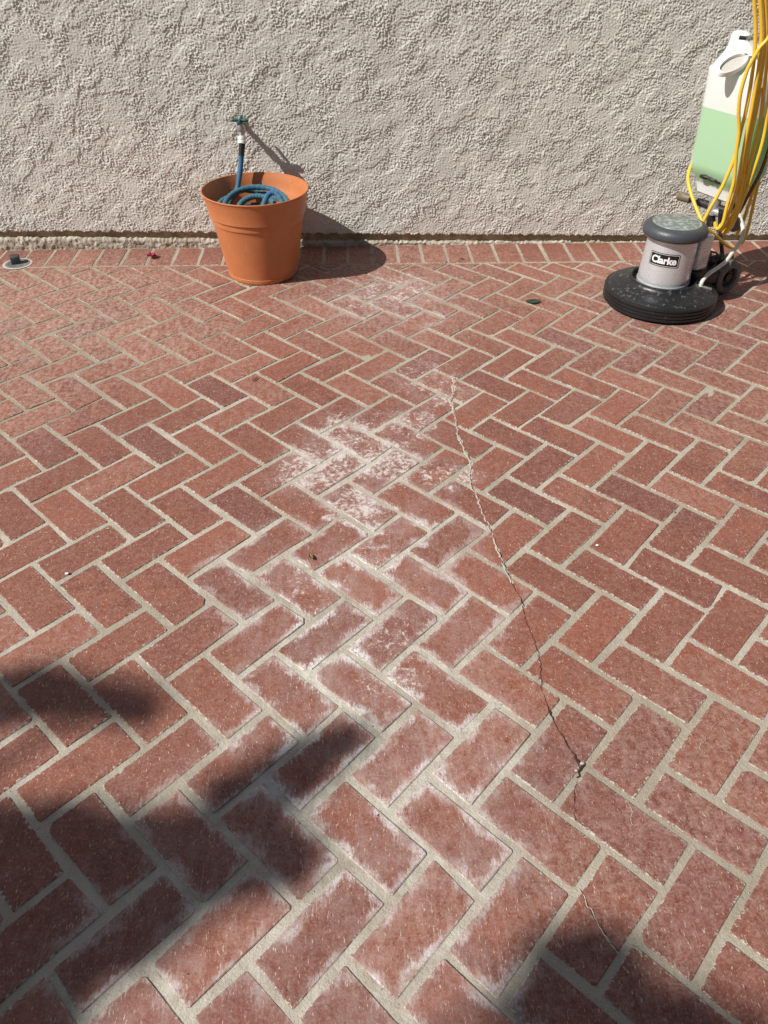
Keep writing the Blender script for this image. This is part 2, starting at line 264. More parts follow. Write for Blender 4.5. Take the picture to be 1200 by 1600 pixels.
def brick_data(poly, ux, joint=None):
    """poly: counter-clockwise outline on the joint centre lines; ux: unit vector of the long side. Returns verts, faces, uv info."""
    if area(poly) < 0: poly = poly[::-1]
    joint = float(np.interp(sum(p[1] for p in poly) / len(poly), [.3, 1.2, 2.6], [.0156, .0134, .0112]))
    q = inset(poly, joint / 2 + random.uniform(-.0018, .0014))
    if q is None or area(q) < 2e-4: return None
    # rounded corners + one wobble point on every long edge
    out = []
    for i in range(len(q)):
        a, b, c = q[i - 1], q[i], q[(i + 1) % len(q)]; ra = random.uniform(.0015, .0045) if random.random() < .9 else random.uniform(.007, .014)
        la, lc = (a - b).length, (c - b).length; out.append(b + (a - b) * min(ra / la, .3)); out.append(b + (c - b) * min(ra / lc, .3))
        if lc > .12: m_ = (b + c) / 2; nn = Vector((-(c - b).y, (c - b).x)).normalized(); out.append(m_ + nn * random.uniform(-.0012, .0012))
    cx = sum(p.x for p in q) / len(q); cy = sum(p.y for p in q) / len(q); C = Vector((cx, cy))
    tx, ty, tz = random.gauss(0, .0045), random.gauss(0, .0045), random.gauss(0.0, .0005)
    def z(p, dz): d = p - C; return tz + d.x * tx + d.y * ty + dz
    top = []; 
    for p in out: top.append(p + (C - p).normalized() * .0022)
    V = [(p.x, p.y, -.02) for p in out] + [(p.x, p.y, z(p, -.0016)) for p in out] + [(p.x, p.y, z(p, 0)) for p in top]; n = len(out); F = []
    for r in (0, 1):
        for j in range(n): k = (j + 1) % n; F.append((r * n + j, r * n + k, (r + 1) * n + k, (r + 1) * n + j))
    F.append(tuple(2 * n + j for j in range(n)))
    uy = Vector((-ux.y, ux.x)); us = [p.dot(ux) for p in q]; vs_ = [p.dot(uy) for p in q]
    lo = (min(us), min(vs_)); hi = (max(us), max(vs_))
    P2 = [Vector((v[0], v[1])) for v in V]; ea = [(p.dot(ux) - lo[0], p.dot(uy) - lo[1]) for p in P2]; eb = [(hi[0] - p.dot(ux), hi[1] - p.dot(uy)) for p in P2]
    return V, F, ea, eb, (random.random(), random.random()), C
def brick_mesh(datas, name='brick', origin=None):
    V = []; F = []; EA = []; EB = []; RN = []
    for V_, F_, ea, eb, rn, C in datas:
        n = len(V); V += V_; F += [tuple(i + n for i in f) for f in F_]; EA += ea; EB += eb; RN += [rn] * len(V_)
    if origin is not None: V = [(v[0] - origin[0], v[1] - origin[1], v[2]) for v in V]
    me = bpy.data.meshes.new(name); me.from_pydata(V, [], F); me.update()
    idx = np.zeros(len(me.loops), dtype=np.int32); me.loops.foreach_get('vertex_index', idx)
    for nm, A in (('ea', EA), ('eb', EB), ('rnd', RN)):
        me.uv_layers.new(name=nm).data.foreach_set('uv', np.array(A, dtype=np.float32)[idx].ravel())
    me.materials.append(M_BRICK); return me
def seen(x, y, z=0):
    d = Vector((x, y, z - 1.2557)); f = d.dot(FW)
    if f <= .05: return None
    k = 1179 / f; return 600 + k * d.dot(RT), 800 - k * d.dot(UP), k
def lay(parent, items, limit=300):
    """items: (polygon, long direction). The largest seen become parts, the rest one part."""
    ds = []
    for poly, ux in items:
        d = brick_data(poly, ux)
        if d is None: continue
        s = seen(*d[5]); a = abs(area(poly)); vis = s and -60 < s[0] < 1260 and 300 < s[1] < 1690
        ds.append(((a * s[2] ** 2 * (1.2557 / math.hypot(d[5].x, d[5].y, 1.2557))) if vis else 0, d))
    ds.sort(key=lambda t: -t[0]); big = [t[1] for t in ds[:limit] if t[0] > 60]; rest = [t[1] for t in ds if not any(t[1] is b for b in big)]
    for d in big:
        o = bpy.data.objects.new('brick', brick_mesh([d], 'brick', d[5])); COL.objects.link(o); o.parent = parent; o.location = (d[5].x, d[5].y, 0)
    if rest:
        o = bpy.data.objects.new('brick', brick_mesh(rest)); COL.objects.link(o); o.parent = parent; tag(o, kind='stuff')
    print('bricks', len(big), len(rest))
BORD = 3.112                                             # line where the field meets the border course
def field_y(x): return BORD + .012 - .009 * x
def fine_sheet(name, x0, x1, y0, y1, step, amp, z, mat, lam=.03):
    nx, ny = int((x1 - x0) / step) + 1, int((y1 - y0) / step) + 1
    X, Y = np.meshgrid(np.linspace(x0, x1, nx), np.linspace(y0, y1, ny)); h = bandnoise((ny, nx), step, lam) * amp + bandnoise((ny, nx), step, lam * 5) * amp
    return grid_obj(name, X, Y, z + h, mat)
def bandnoise(shape, step, lam, bw=.45, stretch=1.0, ang=0.0):
    ny, nx = shape; w = RNG.standard_normal((ny, nx)); fy = np.fft.fftfreq(ny, step)[:, None]; fx = np.fft.rfftfreq(nx, step)[None, :]
    a = fx * math.cos(ang) + fy * math.sin(ang); b = (-fx * math.sin(ang) + fy * math.cos(ang)); f = np.sqrt((a * stretch) ** 2 + b ** 2) + 1e-9
    g = np.exp(-(np.log(f * lam)) ** 2 / (2 * bw ** 2)); o = np.fft.irfft2(np.fft.rfft2(w) * g, s=(ny, nx)); return o / o.std()
def grid_obj(name, X, Y, Z, mat, flip=False, kill=None):
    ny, nx = X.shape; me = bpy.data.meshes.new(name); co = np.stack([X, Y, Z], -1).reshape(-1, 3).astype(np.float32)
    i = np.arange(ny * nx).reshape(ny, nx); q = np.stack([i[:-1, :-1], i[:-1, 1:], i[1:, 1:], i[1:, :-1]], -1).reshape(-1, 4)
    if flip: q = q[:, ::-1]
    me.vertices.add(len(co)); me.vertices.foreach_set('co', co.ravel()); me.loops.add(q.size); me.loops.foreach_set('vertex_index', q.ravel().astype(np.int32))
    me.polygons.add(len(q)); me.polygons.foreach_set('loop_start', np.arange(0, q.size, 4, dtype=np.int32)); me.polygons.foreach_set('loop_total', np.full(len(q), 4, dtype=np.int32))
    me.update(calc_edges=True); me.polygons.foreach_set('use_smooth', np.ones(len(q), dtype=bool)); me.materials.append(mat)
    o = bpy.data.objects.new(name, me); COL.objects.link(o); return o
# base ground all round
mg = NT('packed_ground'); mg.pbr(mg.mix(mg.ramp(mg.noise(3, 5), .35, .65), (.20, .17, .13), (.30, .27, .21)), .95, mg.bump(mg.noise(60, 4), .5, .004))
g = obj('ground', ([(-400, -400, -.06), (400, -400, -.06), (400, 400, -.06), (-400, 400, -.06)], [(0, 1, 2, 3)]), mg.m, smooth=False); tag(g, kind='structure')
floor = fine_sheet('brick_floor', -2.9, 3.3, -1.2, 3.36, .015, .00022, -.0023, M_MORTAR); tag(floor, kind='structure')
items = []
for u in range(-30, 26):
    for v in range(-22, 28):
        k = (u - v) % 4
        if k == 0: n4 = [node(u, v), node(u + 2, v), node(u + 2, v + 1), node(u, v + 1)]; ux = Vector((R2, -R2))
        elif k == 3: n4 = [node(u, v), node(u + 1, v), node(u + 1, v + 2), node(u, v + 2)]; ux = Vector((R2, R2))
        else: continue
        cx = sum(p[0] for p in n4) / 4; cy = sum(p[1] for p in n4) / 4
        if not (-2.8 < cx < 3.2 and -1.1 < cy < 3.25): continue
        p = clip(n4 if area(n4) > 0 else n4[::-1], .009, 1.0, BORD + .012)
        if len(p) >= 3 and abs(area(p)) > 8e-4: items.append((p, ux))
lay(floor, items)
# border course of headers against the wall, each brick lying towards the wall
border = fine_sheet('brick_border', -2.9, 3.3, BORD + .02, 3.345, .02, .0002, -.0016, M_MORTAR); tag(border, kind='structure')
bi = []; x = -2.8
lean = lambda x: 0.0
while x < 3.15:
    w = .1065 + random.uniform(-.003, .004); y0 = field_y(x) - .001
    bi.append(([(x, y0), (x + w, y0), (x + w + random.uniform(-.003, .003), 3.337), (x + random.uniform(-.003, .003), 3.337)], Vector((0, 1)))); x += w
lay(border, bi)
# ------------------------------------------------------------------ hairline crack with old filler in it
CR1=[(0.306,2.174),(0.323,2.157),(0.311,2.066),(0.298,2.028),(0.302,1.936),(0.299,1.832),(0.310,1.751),(0.320,1.698),(0.309,1.631),(0.306,1.583),(0.318,1.533),(0.321,1.468),(0.330,1.420),(0.333,1.381),(0.339,1.330),(0.346,1.267),(0.353,1.220),(0.366,1.169),(0.363,1.115),(0.370,1.059),(0.373,1.015),(0.369,0.965),(0.361,0.930),(0.363,0.894),(0.366,0.859),(0.374,0.827),(0.386,0.791),(0.393,0.771),(0.395,0.744)]
CR2=[(0.384,0.721),(0.376,0.694),(0.367,0.664),(0.364,0.644)]
CR3=[(0.343,0.528),(0.349,0.509),(0.357,0.483),(0.368,0.454),(0.380,0.431)]
CR4=[(0.467,0.672),(0.465,0.654),(0.461,0.631)]
CR5=[(0.694,0.840),(0.656,0.801),(0.612,0.748),(0.587,0.717)]
CR6=[(0.389,0.778),(0.396,0.757),(0.404,0.748),(0.394,0.740),(0.384,0.725)]
mk = NT('dark_crack'); mk.pbr((.05, .03, .022), .95, spec=.1); M_CRACK = mk.m
mf = NT('crack_filler'); mf.pbr(mf.mix(mf.noise(200, 3), (.36, .30, .25), (.60, .54, .47)), .95, mf.bump(mf.noise(300, 3), .8, .001), spec=.1); M_FILL = mf.m
def ribbon(path, w, z, off=0.0):
    P = []
    for i in range(len(path) - 1):
        a = Vector(path[i]); b = Vector(path[i + 1]); n = max(2, int((b - a).length / .006))
        for k in range(n): P.append(a.lerp(b, k / n) + Vector((random.gauss(0, .0014), random.gauss(0, .0014))))
    P.append(Vector(path[-1])); V = []; F = []
    for i, p in enumerate(P):
        d = (P[min(i + 1, len(P) - 1)] - P[max(i - 1, 0)]).normalized(); nn = Vector((-d.y, d.x)); ww = w(i / len(P)) * random.uniform(.5, 1.2) * (.35 + 1.1 * abs(math.sin(i * .21 + 2 * math.sin(i * .083)) * math.sin(i * .047 + 1)))
        c = p + nn * off * random.uniform(.5, 1.3); a, b = c - nn * ww / 2, c + nn * ww / 2; m_ = c; V += [(a.x, a.y, z - .0004), (m_.x, m_.y, z + .0001), (b.x, b.y, z - .0004)]
        if i: j = 3 * i; F += [(j - 3, j, j + 1, j - 2), (j - 2, j + 1, j + 2, j - 1)]
    return V, F
for nm, path, w, z, off, mt in (('crack', CR1, lambda t: .0018 if t < .36 else .0023, .0013, .0002, M_CRACK), ('crack_filler', CR1[:17], lambda t: .0125 - .006 * t, .0010, -.0006, M_FILL),
        ('crack', CR2, lambda t: .0020, .0011, .0, M_CRACK), ('crack_filler', CR3, lambda t: .0024, .0010, 0, M_FILL), ('crack', CR3, lambda t: .0008, .0012, .0004, M_CRACK),
        ('scratch', CR4, lambda t: .0010, .0016, 0, M_FILL), ('scratch', CR5, lambda t: .0008, .0016, 0, M_FILL), ('crack', CR6, lambda t: .0048, .0016, .001, M_CRACK)):
    o = obj(nm, ribbon(path, w, z, off), mt, smooth=True); o.parent = floor
# ------------------------------------------------------------------ stucco wall
mw = NT('painted_stucco'); nn = mw.noise(5, 4); fn = mw.noise(420, 3, .7)
cw = mw.mix(mw.ramp(nn, .35, .65), (.60, .585, .54), (.65, .635, .59)); cw = mw.mix(mw.ramp(fn, .5, .8, 0, .25), cw, (.66, .63, .57))
mw.pbr(cw, .92, mw.bump(mw.math('ADD', fn, mw.noise(190, 3)), .45, .0012), spec=.15); M_STUC = mw.m
mb_ = NT('bare_base_coat'); nb = mb_.noise(30, 5); mb_.pbr(mb_.mix(mb_.ramp(nb, .35, .7), (.26, .205, .135), (.42, .34, .23)), .95, mb_.bump(mb_.noise(90, 5), .9, .004), spec=.1); M_BASE = mb_.m
YW = 3.335
def lower_edge(x): return np.interp(x, [-3, -1.6, -1.25, .2, 1.15, 3.3], [.085, .080, .078, .047, .030, .010])
def strip_top(x): return np.interp(x, [-3, -1.6, -1.25, .2, 1.15, 3.3], [.060, .056, .053, .017, .002, -.03])
wall = empty('stucco_wall', (0, YW, 0)); tag(wall, 'beige rough lace-textured stucco wall rising behind the brick floor', 'wall')
def stucco_height(shape, st, X, Z):
    """knocked-down lace texture: spattered islands, trowelled plateaus and small grit (metres)"""
    sst = lambda v, a, b: (lambda t: t * t * (3 - 2 * t))(np.clip((v - a) / (b - a), 0, 1))
    low = bandnoise(shape, st, .20, .6); n1 = bandnoise(shape, st, .0125, .42, 1.15, -.4); n1b = bandnoise(shape, st, .0080, .3); n2 = bandnoise(shape, st, .040, .5, 1.2, -.3); n3 = bandnoise(shape, st, .10, .6, 1.25, .3); fine = bandnoise(shape, st, .0058, .3)
    # spatter pressed flat by the trowel: where it lies thick it merges into smooth islands, where thin it stays as crumbs
    g = n1 + .50 * n1b + .34 * n2 + .62 * n3 + .05
    top = sst(g, -.02, .16); size = np.clip(.78 + .24 * low, .45, 1.2)
    h = .0024 * top * size + .0005 * sst(fine, .1, 1.2) * (1 - .75 * sst(g, .9, 1.8))
    lap = bandnoise(shape, st, .15, .5, 1.6, .7) + .22 * n2 + .10 * n1     # ragged laps left by the edge of the trowel
    return h + .0016 * sst(lap, .95, 1.02) + .0012 * sst(lap, -1.0, -.94) + .0006 * bandnoise(shape, st, .5)
x0, x1, zt, st = -1.95, 2.35, 1.22, .0024
nx = int((x1 - x0) / st) + 1; nz = int(zt / st) + 1
X, T = np.meshgrid(np.linspace(x0, x1, nx), np.linspace(0, 1, nz)); le = lower_edge(X[0]) + .0022 * bandnoise((1, nx), st, .05)[0] + .0010 * bandnoise((1, nx), st, .015)[0]
Z = le[None, :] * (1 - T) + zt * T; H = stucco_height(X.shape, st, X, Z); Y = YW - H
lip = np.clip((Z - le[None, :]) / .006, 0, 1); Y = Y + (1 - lip) ** 2 * .004
Y[0] = YW + .016                                         # first row turns in under the edge
face = grid_obj('stucco_face', X, Y, Z, M_STUC, flip=True)
def adopt(o, r): o.parent = r; o.matrix_parent_inverse = Matrix.Translation(-r.location); return o
adopt(face, wall)
adopt(obj('stucco_face', join(box((-5.975, YW + .0985, 1.56), (8.05, .2, 2.96)), box((6.375, YW + .0985, 1.53), (8.05, .2, 3.02)), box((.2, YW + .0985, 2.13), (4.30, .2, 1.818))), M_STUC, smooth=False), wall)
adopt(obj('base_recess', box((0, YW + .063, .04), (20, .10, .30)), M_BASE, smooth=False), wall)
nz2 = 34; X2, T2 = np.meshgrid(np.linspace(x0, x1, nx), np.linspace(0, 1, nz2)); tp = strip_top(X2[0]) + .0016 * bandnoise((1, nx), st, .03)[0] + .0015 * bandnoise((1, nx), st, .2)[0]
Z2 = -.03 * (1 - T2) + tp[None, :] * T2; H2 = .0005 * bandnoise(X2.shape, .0027, .011) + .0010 * bandnoise(X2.shape, .0027, .035) + .0010 * bandnoise(X2.shape, .0027, .09)
Y2 = YW - .001 - H2; Y2 = Y2 + np.clip((T2 - .82) / .18, 0, 1) ** 2 * .010; Y2[-1] = YW + .02
mst = NT('soiled_stucco'); sn_ = mst.noise(22, 5); mst.pbr(mst.mix(mst.ramp(sn_, .35, .68), (.30, .26, .20), (.50, .46, .40)), .93, mst.bump(mst.noise(260, 4), .7, .0018), spec=.15)
adopt(grid_obj('base_strip', X2, Y2, Z2, mst.m, flip=True), wall)
# ------------------------------------------------------------------ terracotta-coloured plastic pot
mp = NT('orange_plastic'); pn = mp.noise(9, 4); pf = mp.noise(160, 3)
dust_ = mp.ramp(mp.noise(1.0, 5, .7, mp.scaled((60, 60, 9))), .56, .74, 0, .30)
mp.pbr(mp.mix(dust_, mp.mix(mp.ramp(pn, .35, .7), (.47, .160, .058), (.52, .185, .074)), (.56, .33, .20)), mp.ramp(pf, .3, .7, .36, .50), mp.bump(pf, .08, .0005), spec=.45, Subsurface_Weight=.0); M_POT = mp.m
PX, PY = -.368, 3.058
pot = empty('plant_pot', (PX, PY, 0)); tag(pot, 'orange plastic plant pot with a coiled hose inside, standing by the stucco wall', 'plant pot')
def pr_(z): return .139 + (.193 - .139) * (z / .318) ** 1.0
outer = [(0.0, .004), (.128, .004), (.134, .0), (.1405, .004), (.1425, .014), (.1428, .019), (.1405, .021), (.1415, .024)]
outer += [(pr_(z), z) for z in (.04, .08, .12, .16, .20, .222)] + [(pr_(.222)+.0002,.2225), (pr_(.224) + .0034, .2228), (pr_(.224) + .0036, .225), (pr_(.24) + .0036, .2475), (pr_(.25) + .0074, .248), (pr_(.25) + .0074, .252), (pr_(.29) + .0078, .29), (pr_(.31) + .0085, .31), (.2030, .322)]
inner = [(.1995, .324), (.190, .300), (.185, .27), (.1835, .268), (.176, .22), (.158, .10), (.140, .012), (0.0, .010)]
pot_prof = outer[1:] + [(.2055, .3275), (.2075, .330), (.2075, .3325), (.2055, .334), (.2025, .333)] + inner[:-1]
obj('pot_wall', lathe(pot_prof, (PX, PY, 0), n=112, cap=False), M_POT, pot)
obj('pot_base', lathe([(.139, .006), (.1395, .012)], (PX, PY, 0), n=64), M_POT, pot)
# ------------------------------------------------------------------ wall tap
M_TEAL = worn('teal_enamel', (.012, .085, .075), (.10, .14, .12), .45, 90)
M_ZINC = worn('galvanised_metal', (.42, .42, .41), (.62, .61, .58), .38, 70, metal=.85)
M_BRASS = worn('dull_brass', (.20, .17, .11), (.40, .36, .28), .5, 120, metal=.7)
M_WHITEP = worn('white_fitting', (.72, .72, .70), (.5, .5, .48), .4, 80)
tap = empty('wall_tap', (-.422, YW, .51)); tag(tap, 'small tap with teal cross handle on the stucco wall above the orange pot', 'tap')
tx, ty = -.4225, 3.258
obj('inlet_pipe', lathe([(.0105, -.02), (.0105, .050), (.014, .051), (.014, .066)], (tx, YW + .01, .497), (0, -1, -.06), 20), M_BRASS, tap)
obj('wall_flange', lathe([(.010, 0), (.024, .0), (.026, .003), (.022, .006), (.012, .009)], (tx, YW + .001, .497), (0, -1, 0), 28), M_ZINC, tap)
obj('valve_body', join(lathe([(.0, -.016), (.013, -.014), (.0175, -.006), (.018, 0), (.0165, .009), (.0125, .015), (.0105, .022), (.0085, .026)], (tx, ty, .497), (0, -.25, 1), 24), lathe([(.0105, 0), (.0105, .014), (.0125, .015), (.0125, .028)], (tx, ty, .495), (0, -.35, -1), 24)), M_ZINC, tap)
obj('packing_nut', lathe([(.0105, 0), (.0115, .002), (.0115, .009), (.0095, .012)], (tx, ty - .004, .513), (0, -.25, 1), 6), M_BRASS, tap)
hub = Vector((tx, ty - .008, .529)); n_ = Vector((0, -.25, 1)).normalized(); hx, hy = Vector((1, -.02, -.03)).normalized(), Vector((.15, 1, .25)).normalized()
hv = lathe([(.0, -.003), (.007, -.003), (.0085, 0), (.007, .004), (.003, .006), (0, .006)], hub, n_, 18)
for dv in (hx, -hx, hy, -hy): hv = join(hv, tube([hub + dv * .004, hub + dv * .016, hub + dv * .026 + n_ * .001, hub + dv * .033 + n_ * .001], lambda t: .0042 + .0022 * math.sin(t * 3.0), 10, 4))
obj('handle', hv, M_TEAL, tap)
# ------------------------------------------------------------------ hose
mh = NT('blue_fabric_hose'); hn = mh.noise(500, 2); hb = mh.noise(45, 4)
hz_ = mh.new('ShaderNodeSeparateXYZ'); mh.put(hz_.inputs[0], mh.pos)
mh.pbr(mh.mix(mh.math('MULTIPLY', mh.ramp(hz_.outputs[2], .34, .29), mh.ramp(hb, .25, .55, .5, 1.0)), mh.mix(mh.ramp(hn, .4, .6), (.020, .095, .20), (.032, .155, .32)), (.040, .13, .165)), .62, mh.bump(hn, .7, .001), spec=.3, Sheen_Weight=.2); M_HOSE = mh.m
M_BLACKR = worn('black_rubber', (.012, .012, .013), (.05, .05, .05), .5, 60)
hose = empty('garden_hose', (-.43, 3.24, .42)); tag(hose, 'blue fabric garden hose hanging from the wall tap and coiled inside the orange pot', 'hose')
d0 = Vector((0, -.35, -1)).normalized(); q0 = Vector((tx, ty, .495)) + d0 * .024
obj('coupling', join(lathe([(.0135, 0), (.0165, .002), (.0165, .012), (.0145, .013), (.0145, .017), (.0175, .018), (.0175, .026), (.012, .028)], q0, d0, 28)), M_WHITEP, hose)
q1 = q0 + d0 * .027; q2 = Vector((-.430, 3.235, .405))
obj('hose_end', tube([q1, q1.lerp(q2, .3), q1.lerp(q2, .65), q2], lambda t: .0125 - .001 * t + (.001 if t > .9 else 0), 16, 5), M_BLACKR, hose)
def ringp(cx, cy, r, z, a0, a1, n=9, tilt=0.0, ta=0.0, ell=1.0):
    out = []
    for i in range(n + 1):
        a = math.radians(a0 + (a1 - a0) * i / n); x = r * math.cos(a); y = r * math.sin(a) * ell
        out.append((cx + x, cy + y, z + tilt * math.cos(a - math.radians(ta)) * r))
    return out
hp = [q2 + Vector((.0005, .001, .006)), (-.436, 3.225, .37), (-.446, 3.205, .325), (-.458, 3.185, .285), (-.485, 3.13, .255)]
hp += ringp(PX, PY, .130, .215, 170, 520, 16, .10, 90) + ringp(PX + .005, PY - .01, .118, .235, 165, 520, 16, -.08, 60)
hp += ringp(PX - .01, PY, .128, .255, 165, 400, 10, .12, 100) + [(-.36, 3.19, .275), (-.43, 3.17, .292)]
hp += ringp(PX - .035, PY - .035, .112, .282, 128, 330, 9, .10, 60)
hp += ringp(PX + .0, PY - .02, .125, .268, -20, 190, 10, .30, 95)
hp += ringp(PX - .005, PY - .055, .085, .262, 200, 380, 8, .25, 90) + ringp(PX + .005, PY - .055, .075, .265, 25, 175, 7, .42, 90)
hp += [(-.44, 3.00, .262), (-.40, 2.97, .258), (-.345, 2.975, .27), (-.330, 2.995, .300), (-.312, 3.02, .322), (-.285, 3.02, .324), (-.262, 2.995, .298), (-.262, 2.97, .262), (-.30, 2.93, .235)]
wobf = lambda i: 1 + .085 * math.sin(i * 1.9) * (1 if i > 26 else .0) + .02 * math.sin(i * .7)
obj('hose_tube', tube(hp, .0105, 12, 7, wobf), M_HOSE, hose)
# ------------------------------------------------------------------ floor scrubber
M_SKIRT = worn('scuffed_black_rubber', (.014, .015, .017), (.10, .105, .11), .36, 60, .55, bumpk=.4)
M_RIB = worn('black_bumper', (.011, .011, .012), (.045, .045, .045), .38, 50, .6)
ms = NT('brushed_silver_paint'); sn = ms.noise(1.0, 3, .6, ms.scaled((30, 30, 400))); sp = ms.ramp(ms.noise(70, 5, .7), .62, .70)
ms.pbr(ms.mix(sp, ms.mix(sn, (.56, .58, .61), (.70, .72, .75)), (.30, .29, .28)), ms.ramp(sn, .3, .7, .24, .34), ms.bump(sn, .1, .0004), .45); M_SILVER = ms.m
M_CAP = worn('charcoal_plastic', (.052, .058, .066), (.14, .15, .16), .42, 55, .60)
M_CAPTOP = worn('scuffed_grey_plate', (.16, .185, .18), (.34, .37, .355), .5, 60, .48)
M_STEEL = worn('painted_grey_steel', (.33, .34, .35), (.50, .50, .50), .4, 60, metal=.3)
M_DSTEEL = worn('worn_dark_steel', (.030, .030, .032), (.16, .14, .12), .4, 70, metal=.4)
M_TYRE = worn('grey_rubber', (.115, .118, .12), (.22, .22, .215), .6, 80)
M_GRIP = worn('dirty_tan_grip', (.14, .105, .075), (.24, .19, .14), .55, 60)
M_CREAM = worn('cream_vinyl', (.66, .67, .58), (.50, .50, .42), .35, 60)
MX, MY = 1.178, 2.715; A = Vector((.902, .431, 0)); B = Vector((-.431, .902, 0)); Z = Vector((0, 0, 1))
def loc(a, b, z): return Vector((MX, MY, 0)) + A * a + B * b + Z * z
mach = empty('floor_scrubber', (MX, MY, 0)); tag(mach, 'black and silver rotary floor scrubber with green-filled tank at the right by the wall', 'floor scrubber')
R0 = .209; prof = [(.195, .004), (R0 - .008, .006)]
for k in range(4):
    z = .010 + k * .0125; prof += [(R0 - .0045, z), (R0 - .0005, z + .0015), (R0, z + .005), (R0 - .0005, z + .0085), (R0 - .0045, z + .0105)]
obj('bumper', lathe(prof + [(R0 - .010, .061), (.18, .060)], (MX, MY, 0), n=112), M_RIB, mach)
obj('brush_housing', lathe([(.199, .054), (.199, .060), (.194, .0645), (.180, .069), (.160, .0745), (.140, .081), (.128, .087), (.1235, .094), (.1225, .0985), (.1195, .100), (.1155, .099), (.1135, .094), (.113, .080), (.08, .078)], (MX, MY, 0), n=96), M_SKIRT, mach)
motor = obj('motor', lathe([(.0945, .070), (.0955, .074), (.0955, .090), (.0930, .150), (.0905, .22), (.0890, .268)], (MX, MY, 0), n=80), M_SILVER, mach)
obj('motor_seam', lathe([(.0962, .088), (.0970, .090), (.0970, .094), (.0960, .096)], (MX, MY, 0), n=80), M_SILVER, motor)
cap = obj('motor_cap', lathe([(.088, .262), (.108, .262), (.1125, .265), (.1150, .271), (.1150, .281), (.1120, .291), (.1040, .299), (.0930, .3035), (.0860, .3045), (.0850, .3030)], (MX, MY, 0), n=96), M_CAP, mach)
obj('top_plate', lathe([(.0845, .300), (.0845, .3036), (.0825, .3044), (0, .3048)], (MX, MY, 0), n=64), M_CAPTOP, cap)
obj('top_plate_ring', lathe([(.0832, .3042), (.0846, .3052), (.0858, .3050), (.0864, .3040)], (MX, MY, 0), n=64, cap=False), M_STEEL, cap)
# name plate wrapped round the motor
mlb = NT('black_label'); mlb.pbr((.010, .010, .011), .28, spec=.5); mwh = NT('white_print'); mwh.pbr((.80, .80, .80), .4)
def motor_r(z): return float(np.interp(z, [.090, .150, .22, .268], [.0955, .0930, .0905, .0890]))
LA = math.radians(-121.5)                                # direction the label faces
def wrap(x, y, lift): zz = .194 + y; r = motor_r(zz) + lift; a = LA + x / .0925; return (MX + r * math.cos(a), MY + r * math.sin(a), zz)
def rrect(w, h, r, m=5):
    out = []
    for sx, sy, a0 in ((1, 1, 0), (-1, 1, 90), (-1, -1, 180), (1, -1, 270)):
        for k in range(m + 1): a = math.radians(a0 + 90 * k / m); out.append((sx * (w / 2 - r) + r * math.cos(a), sy * (h / 2 - r) + r * math.sin(a)))
    return out
def wrap_panel(w, h, r, lift):
    n = 28; V = []; F = []
    for i in range(n + 1):
        x = -w / 2 + w * i / n; d = max(0, abs(x) - (w / 2 - r)); hh = h / 2 - r + math.sqrt(max(r * r - d * d, 0)); V += [wrap(x, -hh, lift), wrap(x, hh, lift), wrap(x, hh, 0), wrap(x, -hh, 0)]
        if i:
            j = 4 * i; 
            for a in range(4): b = (a + 1) % 4; F.append((j - 4 + a, j + a, j + b, j - 4 + b))
    F += [(0, 1, 2, 3), tuple(4 * n + k for k in (3, 2, 1, 0))]; return V, F
lab = obj('name_plate', wrap_panel(.112, .048, .003, .0008), mlb.m, mach)
o1, o2 = rrect(.1065, .0425, .004), rrect(.1040, .0400, .003); n = len(o1)
def dense(poly, k=6): return [(poly[i][0] + (poly[(i + 1) % len(poly)][0] - poly[i][0]) * t / k, poly[i][1] + (poly[(i + 1) % len(poly)][1] - poly[i][1]) * t / k) for i in range(len(poly)) for t in range(k)]
o1, o2 = dense(o1), dense(o2); n = len(o1)
obj('plate_border', ([wrap(x, y, .0012) for x, y in o1] + [wrap(x, y, .0012) for x, y in o2], [(i, (i + 1) % n, n + (i + 1) % n, n + i) for i in range(n)]), mwh.m, lab)
tc = bpy.data.curves.new('lettering', 'FONT'); tc.body = 'Clarke'; tc.size = .0400; tc.align_x = 'CENTER'; tc.align_y = 'CENTER'; tc.offset = .0014; tc.space_character = .97; tc.resolution_u = 4
to = bpy.data.objects.new('tmp_text', tc); COL.objects.link(to); bpy.context.view_layer.update()
tm = bpy.data.meshes.new_from_object(to.evaluated_get(bpy.context.evaluated_depsgraph_get())); bpy.data.objects.remove(to, do_unlink=True); bpy.data.curves.remove(tc)
bm = bmesh.new(); bm.from_mesh(tm); bmesh.ops.triangulate(bm, faces=bm.faces)
for _ in range(2): bmesh.ops.subdivide_edges(bm, edges=[e for e in bm.edges if e.calc_length() > .004], cuts=1)
bmesh.ops.triangulate(bm, faces=bm.faces)
xs = [v.co.x for v in bm.verts]; ys = [v.co.y for v in bm.verts]; sx = .092 / (max(xs) - min(xs)); mx = (max(xs) + min(xs)) / 2; my = (max(ys) + min(ys)) / 2; sy = .027 / (max(ys) - min(ys))
for v in bm.verts: v.co = Vector(wrap((v.co.x - mx) * sx, (v.co.y - my) * sy, .0014))
bm.to_mesh(tm); bm.free(); tm.materials.clear(); tm.materials.append(mwh.m); lt = bpy.data.objects.new('lettering', tm); COL.objects.link(lt); lt.name = 'lettering'; lt.parent = lab
